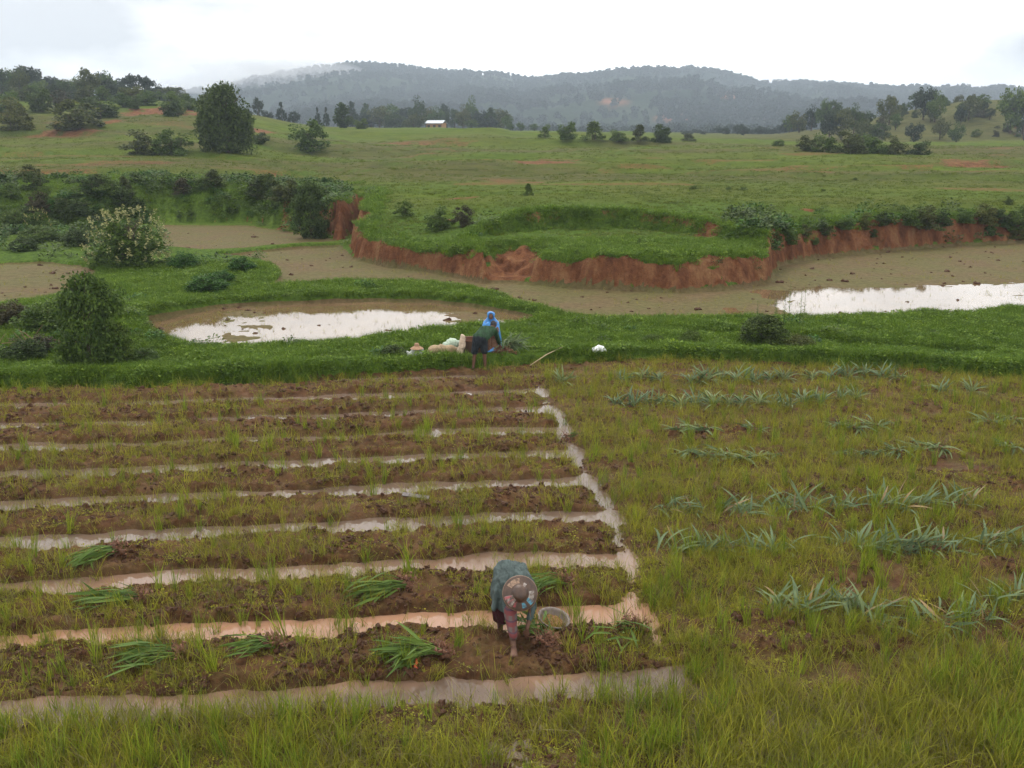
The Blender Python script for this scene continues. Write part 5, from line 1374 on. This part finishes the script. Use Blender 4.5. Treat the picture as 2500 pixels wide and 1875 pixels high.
# ------------------------------------------------------------------ woman under the blue cape
wx, wy = -.60, 26.15
wz = gz(wx, wy)
e3 = empty('person', (wx, wy, wz))
tag(e3, 'person kneeling on the bund wrapped in a bright blue plastic hooded cape', 'person')
H = 1.44 - wz
body = [('hull', [(V3(-.09, .05, .30), .12), (V3(.09, .05, .30), .12), (V3(-.12, .0, H - .36), .09), (V3(.12, .0, H - .36), .09)]), ('cap', V3(0, 0, H - .34), V3(0, -.03, H - .2), .055, .05),
        ('ell', V3(0, -.06, H - .125), (.07, .088, .10)), ('ell', V3(0, -.148, H - .135), (.013, .02, .02)), ('ell', V3(0, -.13, H - .19), (.03, .02, .02)), ('ell', V3(-.03, -.128, H - .165), (.024, .02, .02)), ('ell', V3(.03, -.128, H - .165), (.024, .02, .02)),
        ('cap', V3(-.08, .05, .26), V3(-.12, -.32, .12), .095, .07), ('cap', V3(.08, .05, .26), V3(.12, -.32, .12), .095, .07), ('cap', V3(-.12, -.32, .10), V3(-.1, .12, .06), .06, .045), ('cap', V3(.12, -.32, .10), V3(.1, .12, .06), .06, .045),
        ('cap', V3(.17, 0, H - .38), V3(.19, -.2, H - .55), .05, .04), ('cap', V3(.19, -.2, H - .55), V3(.16, -.38, H - .45), .038, .026), ('cap', V3(-.17, 0, H - .38), V3(-.2, -.15, H - .62), .05, .04), ('cap', V3(-.2, -.15, H - .62), V3(-.1, -.3, H - .66), .038, .026)]
body += hand_prims(V3(.16, -.38, H - .45), (-.2, -.6, .5), (0, 0, 1)) + hand_prims(V3(-.1, -.3, H - .66), (.6, -.6, -.2), (0, 0, 1))
obj('body', organic('body', body, .011, 2, MAT['skin']), e3)
for sx in (-1, 1):
    me = organic('eye', [('ell', V3(sx * .028, -.136, H - .112), (.012, .008, .007))], .004, 1, MAT['hair']); obj('eye', me, e3)
cape = [('hull', [(V3(-.03, .03, H - .09), .088), (V3(.03, .03, H - .09), .088), (V3(0, .04, H - .2), .085)]),
        ('hull', [(V3(0, .05, H - .17), .08), (V3(-.15, .02, H - .36), .09), (V3(.15, .02, H - .36), .09), (V3(0, .08, H - .4), .1)]),
        ('hull', [(V3(-.15, .02, H - .36), .09), (V3(.15, .02, H - .36), .09), (V3(-.2, .1, .1), .1), (V3(.22, .1, .1), .1), (V3(0, .25, .1), .1)]),
        ('hull', [(V3(.17, -.02, H - .38), .075), (V3(.20, -.12, H - .6), .07), (V3(.24, -.12, .12), .07), (V3(.26, .1, .1), .07)]),
        ('hull', [(V3(-.17, -.02, H - .38), .075), (V3(-.20, -.12, H - .6), .07), (V3(-.24, -.1, .12), .07), (V3(-.22, .1, .1), .07)]),
        ('hull', [(V3(-.1, -.08, H - .36), .06), (V3(.1, -.08, H - .36), .06), (V3(-.12, -.14, H - .58), .05), (V3(.1, -.14, H - .58), .05)])]
for k in range(22):   # gathered rim of the hood round the face
    a0 = 2 * math.pi * k / 22; a1 = 2 * math.pi * (k + 1) / 22
    f = lambda a: V3(.082 * math.sin(a), -.085 - .012 * math.cos(a), H - .135 + .115 * math.cos(a))
    cape.append(('cap', f(a0), f(a1), .021, .021)); cape.append(('cap', f(a0), V3(.07 * math.sin(a0), .02, H - .12 + .09 * math.cos(a0)), .02, .02))
obj('cape', organic('cape', cape, .012, 2, MAT['tarp'], .014, 12, 7), e3)
sk = [('hull', [(V3(-.1, .0, .40), .1), (V3(.1, .0, .40), .1), (V3(-.15, -.30, .14), .09), (V3(.15, -.30, .14), .09), (V3(-.16, .05, .08), .1), (V3(.16, .05, .08), .1)])]
obj('skirt', organic('skirt', sk, .014, 3, MAT['brown_skirt'], .014, 9, 8), e3)

# ------------------------------------------------------------------ things on the bund
def prop(px, py, lift=0.0):
    p = at(px, py); return V3(p.x, p.y, p.z + lift)
# basket
pk = V3(-1.12, 26.0, gz(-1.12, 26.0) - .03)
eK = empty('basket', pk)
tag(eK, 'large round brown wicker basket on the bund behind the green-shirted man', 'basket')
V, F = lathe_data([(.001, 0), (.24, 0), (.27, .03), (.31, .25), (.335, .44), (.335, .46), (.318, .46), (.315, .44), (.29, .25), (.25, .04), (.001, .03)], 40)
obj('basket_wall', mesh_py('basket_wall', V, F, MAT['wicker'], True), eK)
V, F = lathe_data([(.312, .445), (.31, .43), (.285, .25), (.248, .045), (.001, .036)], 40)
obj('lining', mesh_py('lining', V, F, MAT['wicker_in'], True), eK)
V, F = lathe_data([(.32, .462), (.344, .466), (.35, .452), (.342, .44), (.333, .45)], 40)
obj('rim', mesh_py('rim', V, F, MAT['wicker_in'], True), eK)
# cream cloth hanging in front of the basket
q = V3(-1.49, 25.62, 0); q.z = gz(q.x, q.y)
eC = organic('cream_cloth', [('hull', [(V3(.06, .1, .54), .035), (V3(.13, .1, .50), .035), (V3(.04, .06, .40), .05), (V3(.14, .06, .38), .05)]), ('hull', [(V3(.05, .04, .42), .05), (V3(.15, .04, .38), .04), (V3(.02, -.02, .2), .05), (V3(.13, -.02, .22), .045)]), ('hull', [(V3(.02, 0, .24), .045), (V3(.12, 0, .2), .04), (V3(-.08, -.08, .04), .03), (V3(.04, -.09, .0), .03)])], .011, 1, MAT['cream'], .035, 15, 11)
o = obj('cloth', eC); o.location = q; tag(o, 'twisted cream cloth hanging over the edge of the wicker basket', 'cloth')
# tan sack lying
q = V3(-2.02, 25.75, 0); q.z = gz(q.x, q.y)
me = organic('sack', [('hull', [(V3(-.26, .02, .13), .13), (V3(.0, 0, .15), .155), (V3(.26, .05, .14), .13)]), ('hull', [(V3(.28, .05, .15), .11), (V3(.42, .06, .13), .06)])], .012, 2, MAT['sacking'], .035, 9, 12)
o = obj('sack', me); o.location = q; tag(o, 'full tan woven sack lying on its side beside the wicker basket', 'sack')
q = V3(-1.75, 26.35, 0); q.z = gz(q.x, q.y)
me = organic('sack', [('hull', [(V3(-.12, 0, .16), .14), (V3(.14, 0, .2), .13), (V3(.0, .08, .25), .11)])], .014, 3, MAT['palegreen'], .05, 11, 13)
o = obj('sack', me); o.location = q; tag(o, 'pale green plastic sack slumped behind the tan sack', 'sack')
# grey plastic bags with a straw hat on top
q = V3(-2.72, 25.55, 0); q.z = gz(q.x, q.y)
me = organic('bag', [('hull', [(V3(-.16, 0, .10), .10), (V3(.1, .02, .11), .10), (V3(-.04, .05, .2), .09)]), ('hull', [(V3(.1, .02, .1), .09), (V3(.2, .05, .26), .03)]), ('hull', [(V3(-.15, 0, .1), .08), (V3(-.24, -.03, .2), .03)])], .012, 3, MAT['plastic'], .026, 11, 14)
o = obj('bag', me); o.location = q; tag(o, 'crumpled grey plastic bag under the straw hat', 'bag')
eh = empty('straw_hat', q + V3(.03, 0, .29))
tag(eh, 'peaked straw hat resting on the grey plastic bag', 'hat')
V, F = lathe_data([(.19, 0), (.15, .03), (.10, .06), (.075, .075)], 32); obj('brim', mesh_py('brim', V, F, MAT['straw'], True), eh)
V, F = lathe_data([(.076, .076), (.068, .12), (.055, .15), (.02, .16), (.001, .155)], 32); obj('crown', mesh_py('crown', V, F, MAT['straw'], True), eh)
# white bag in the grass
p = prop(1462, 862)
me = organic('white_bag', [('hull', [(V3(-.12, 0, .09), .08), (V3(.06, 0, .11), .10), (V3(.0, .04, .15), .07)]), ('hull', [(V3(.08, 0, .1), .07), (V3(.2, -.02, .06), .03)])], .011, 3, MAT['white'], .02, 12, 15)
o = obj('bag', me); o.location = p; tag(o, 'small knotted white plastic bag lying alone in the bund grass', 'bag')
# blue plastic scrap
p = V3(-.57, 25.68, 0); p.z = gz(p.x, p.y)
me = organic('plastic_sheet', [('hull', [(V3(-.1, 0, .06), .03), (V3(.1, 0, .08), .03), (V3(.04, .06, .13), .03)])], .01, 2, MAT['tarp'], .02, 14, 16)
o = obj('plastic_sheet', me); o.location = p; tag(o, 'crumpled scrap of blue plastic at the feet of the kneeling person', 'sheet')
# heap of seedlings beside the cape
ph = V3(.02, 25.95, 0); ph.z = gz(ph.x, ph.y)
eh2 = empty('ginger_heap', ph); tag(eh2, 'heap of grey-green ginger plants piled beside the blue cape', 'plant heap')
for k in range(110):
    a = gr.uniform(-.5, 3.6); q = gr.uniform(0, .25)
    leaf_child(eh2, gr.choice(LEAF_B), (q * math.cos(a) * 1.2 - .12, q * math.sin(a) * .6, gr.uniform(.10, .38)), gr.gauss(-.2, .9), gr.uniform(-.1, .9), gr.uniform(.34, .55), gr.gauss(0, .7))
pr2 = [('ell', V3(-.1 + gr.gauss(0, .13), gr.gauss(0, .08), .06 + abs(gr.gauss(0, .05))), (gr.uniform(.06, .1), gr.uniform(.06, .1), .06)) for _ in range(12)]
o = obj('root_ball', organic('root_ball', pr2, .016, 1, MAT['clod'], .014, 22, 17), eh2); o.location = (-.3, -.28, .0)
for k in range(5):
    o = obj('rhizome', RHIZ[k % 4], eh2); o.location = (-.45 + .1 * k, -.3 + gr.uniform(-.05, .05), .1); o.scale = (1.5,) * 3; o.rotation_euler = (gr.uniform(0, 3), gr.uniform(0, 3), 0)
# bamboo pole
a = at(1294, 897); b = at(1372, 858)
V, F = tube_data([a + V3(0, 0, .03), (a + b) / 2 + V3(0, 0, .12), b + V3(0, 0, .12)], [.017, .016, .013], 8)
o = obj('bamboo_pole', mesh_py('bamboo_pole', V, F, MAT['bamboo'], True)); tag(o, 'pale bamboo pole leaning from the field edge onto the bund', 'pole')
# wet board on the dug bed
p = at(1015, 1218)
V, F = box_data((0, 0, 0), (.48, .11, .02))
o = obj('plank', mesh_py('plank', V, F, MAT['board'])); o.location = (p.x, p.y, p.z + .045); o.rotation_euler = (R(10), R(5), R(-8))
tag(o, 'wet grey wooden board lying on the dug bed', 'plank')
# dry cut twigs by the tall bush
p = at(85, 860); parts = []; rs = random.Random(8)
for k in range(46):
    c = V3(rs.gauss(0, .7), rs.gauss(0, .3), rs.uniform(.05, .35)); d = V3(rs.gauss(0, 1), rs.gauss(0, .5), rs.uniform(-.1, .8)).normalized() * rs.uniform(.3, .7)
    parts.append(tube_data([c, c + d * .5 + V3(0, 0, .04), c + d], [.012, .009, .004], 5, False))
V, F = join_data(parts)
o = obj('brushwood', mesh_py('brushwood', V, F, plain('dry_twig', (.16, .10, .06), .9, .3, 10))); o.location = p
tag(o, 'tangle of dry brown cut twigs heaped before the tall leafy bush', None, None, 'stuff')

# ------------------------------------------------------------------ tin-roofed house by the wood
Yh = 352.0
xh = (1078 - 1250) / FPX / cp * Yh; zh = gz(xh, Yh)
top_z = CAMZ + ray(1078, 297)[2] * Yh / ray(1078, 297)[1]
eH = empty('house', (xh, Yh, zh), R(-16)); tag(eH, 'small ochre house with a pale tin roof at the edge of the wood', 'house')
hh = max(top_z - zh, 2.6); hw = 6.2; hd = 4.2
MAT['ochre'] = plain('wall_ochre', (.30, .17, .07), .9, .2, 3); MAT['tin'] = plain('roof_tin', (.30, .33, .36), .45, .15, 4, 0, .5, .3); MAT['dark'] = plain('opening_dark', (.03, .022, .018), .8)
V, F = box_data((0, 0, hh * .38), (hw, hd, hh * .76 + .6)); obj('wall', mesh_py('wall', V, F, MAT['ochre']), eH)
zr0 = hh * .76 + .3
V = [(-hw * .56, -hd * .66, zr0 - .15), (hw * .56, -hd * .66, zr0 - .15), (hw * .56, 0, zr0 + hh * .30), (-hw * .56, 0, zr0 + hh * .30), (-hw * .56, hd * .66, zr0 - .15), (hw * .56, hd * .66, zr0 - .15)]
V += [(a_, b_, c_ - .08) for a_, b_, c_ in V]
F = [(0, 1, 2, 3), (3, 2, 5, 4), (7, 6, 9, 8), (8, 9, 10, 11), (0, 6, 7, 1), (4, 5, 11, 10), (0, 3, 9, 6), (3, 4, 10, 9), (1, 7, 8, 2), (2, 8, 11, 5)]
obj('roof', mesh_py('roof', V, F, MAT['tin']), eH)
for cx in (-2.2, 2.0):
    V, F = box_data((cx, -hd / 2 - .01, hh * .45), (1.0, .06, .9)); obj('window', mesh_py('window', V, F, MAT['dark']), eH)
V, F = box_data((0, -hd / 2 - .01, hh * .3), (1.0, .06, 1.9)); obj('door', mesh_py('door', V, F, MAT['dark']), eH)

# ------------------------------------------------------------------ haze
V, F = box_data((0, 1500, 105), (5200, 3700, 222))
hz = obj('haze', mesh_py('haze', V, F))
m = bpy.data.materials.new('haze'); m.use_nodes = True; m.node_tree.nodes.clear()
ho = m.node_tree.nodes.new('ShaderNodeOutputMaterial'); hv = m.node_tree.nodes.new('ShaderNodeVolumePrincipled')
hv.inputs['Density'].default_value = 0.00032; hv.inputs['Color'].default_value = (.72, .84, .98, 1); hv.inputs['Anisotropy'].default_value = 0.0
m.node_tree.links.new(hv.outputs[0], ho.inputs['Volume']); hz.data.materials.append(m)
tag(hz, 'pale damp haze in the valley air', None, None, 'stuff')

# damp mist hanging on the shoulder of the mountain
mm_ = bpy.data.materials.new('hill_mist'); mm_.use_nodes = True; mm_.node_tree.nodes.clear()
ho = mm_.node_tree.nodes.new('ShaderNodeOutputMaterial'); hv = mm_.node_tree.nodes.new('ShaderNodeVolumePrincipled')
hv.inputs['Density'].default_value = 0.0026; hv.inputs['Color'].default_value = (.97, .98, 1, 1)
mm_.node_tree.links.new(hv.outputs[0], ho.inputs['Volume'])
for px, py, Y, rx, ry, rz, label in [(665, 182, 1820, 150, 150, 26, 'bank of pale mist on the low shoulder of the mountain'), (735, 172, 1830, 115, 120, 16, 'bank of pale mist touching the rounded mountain top'), (560, 212, 1800, 150, 140, 16, 'bank of pale mist trailing off the end of the mountain')]:
    d_ = ray(px, py); t_ = Y / d_[1]
    bm = bmesh.new(); bmesh.ops.create_icosphere(bm, subdivisions=4, radius=1.0)
    for v in bm.verts:
        k = 1 + .22 * math.sin(3 * v.co.x + px) * math.cos(4 * v.co.y) + .1 * math.sin(9 * v.co.x + 5 * v.co.z)
        v.co = Vector((v.co.x * rx, v.co.y * ry, v.co.z * rz)) * k
    me = bpy.data.meshes.new('hill_mist'); bm.to_mesh(me); bm.free(); me.materials.append(mm_)
    o = obj('hill_mist', me); o.location = (d_[0] * t_, Y, CAMZ + d_[2] * t_)
    tag(o, label, None, None, 'stuff')
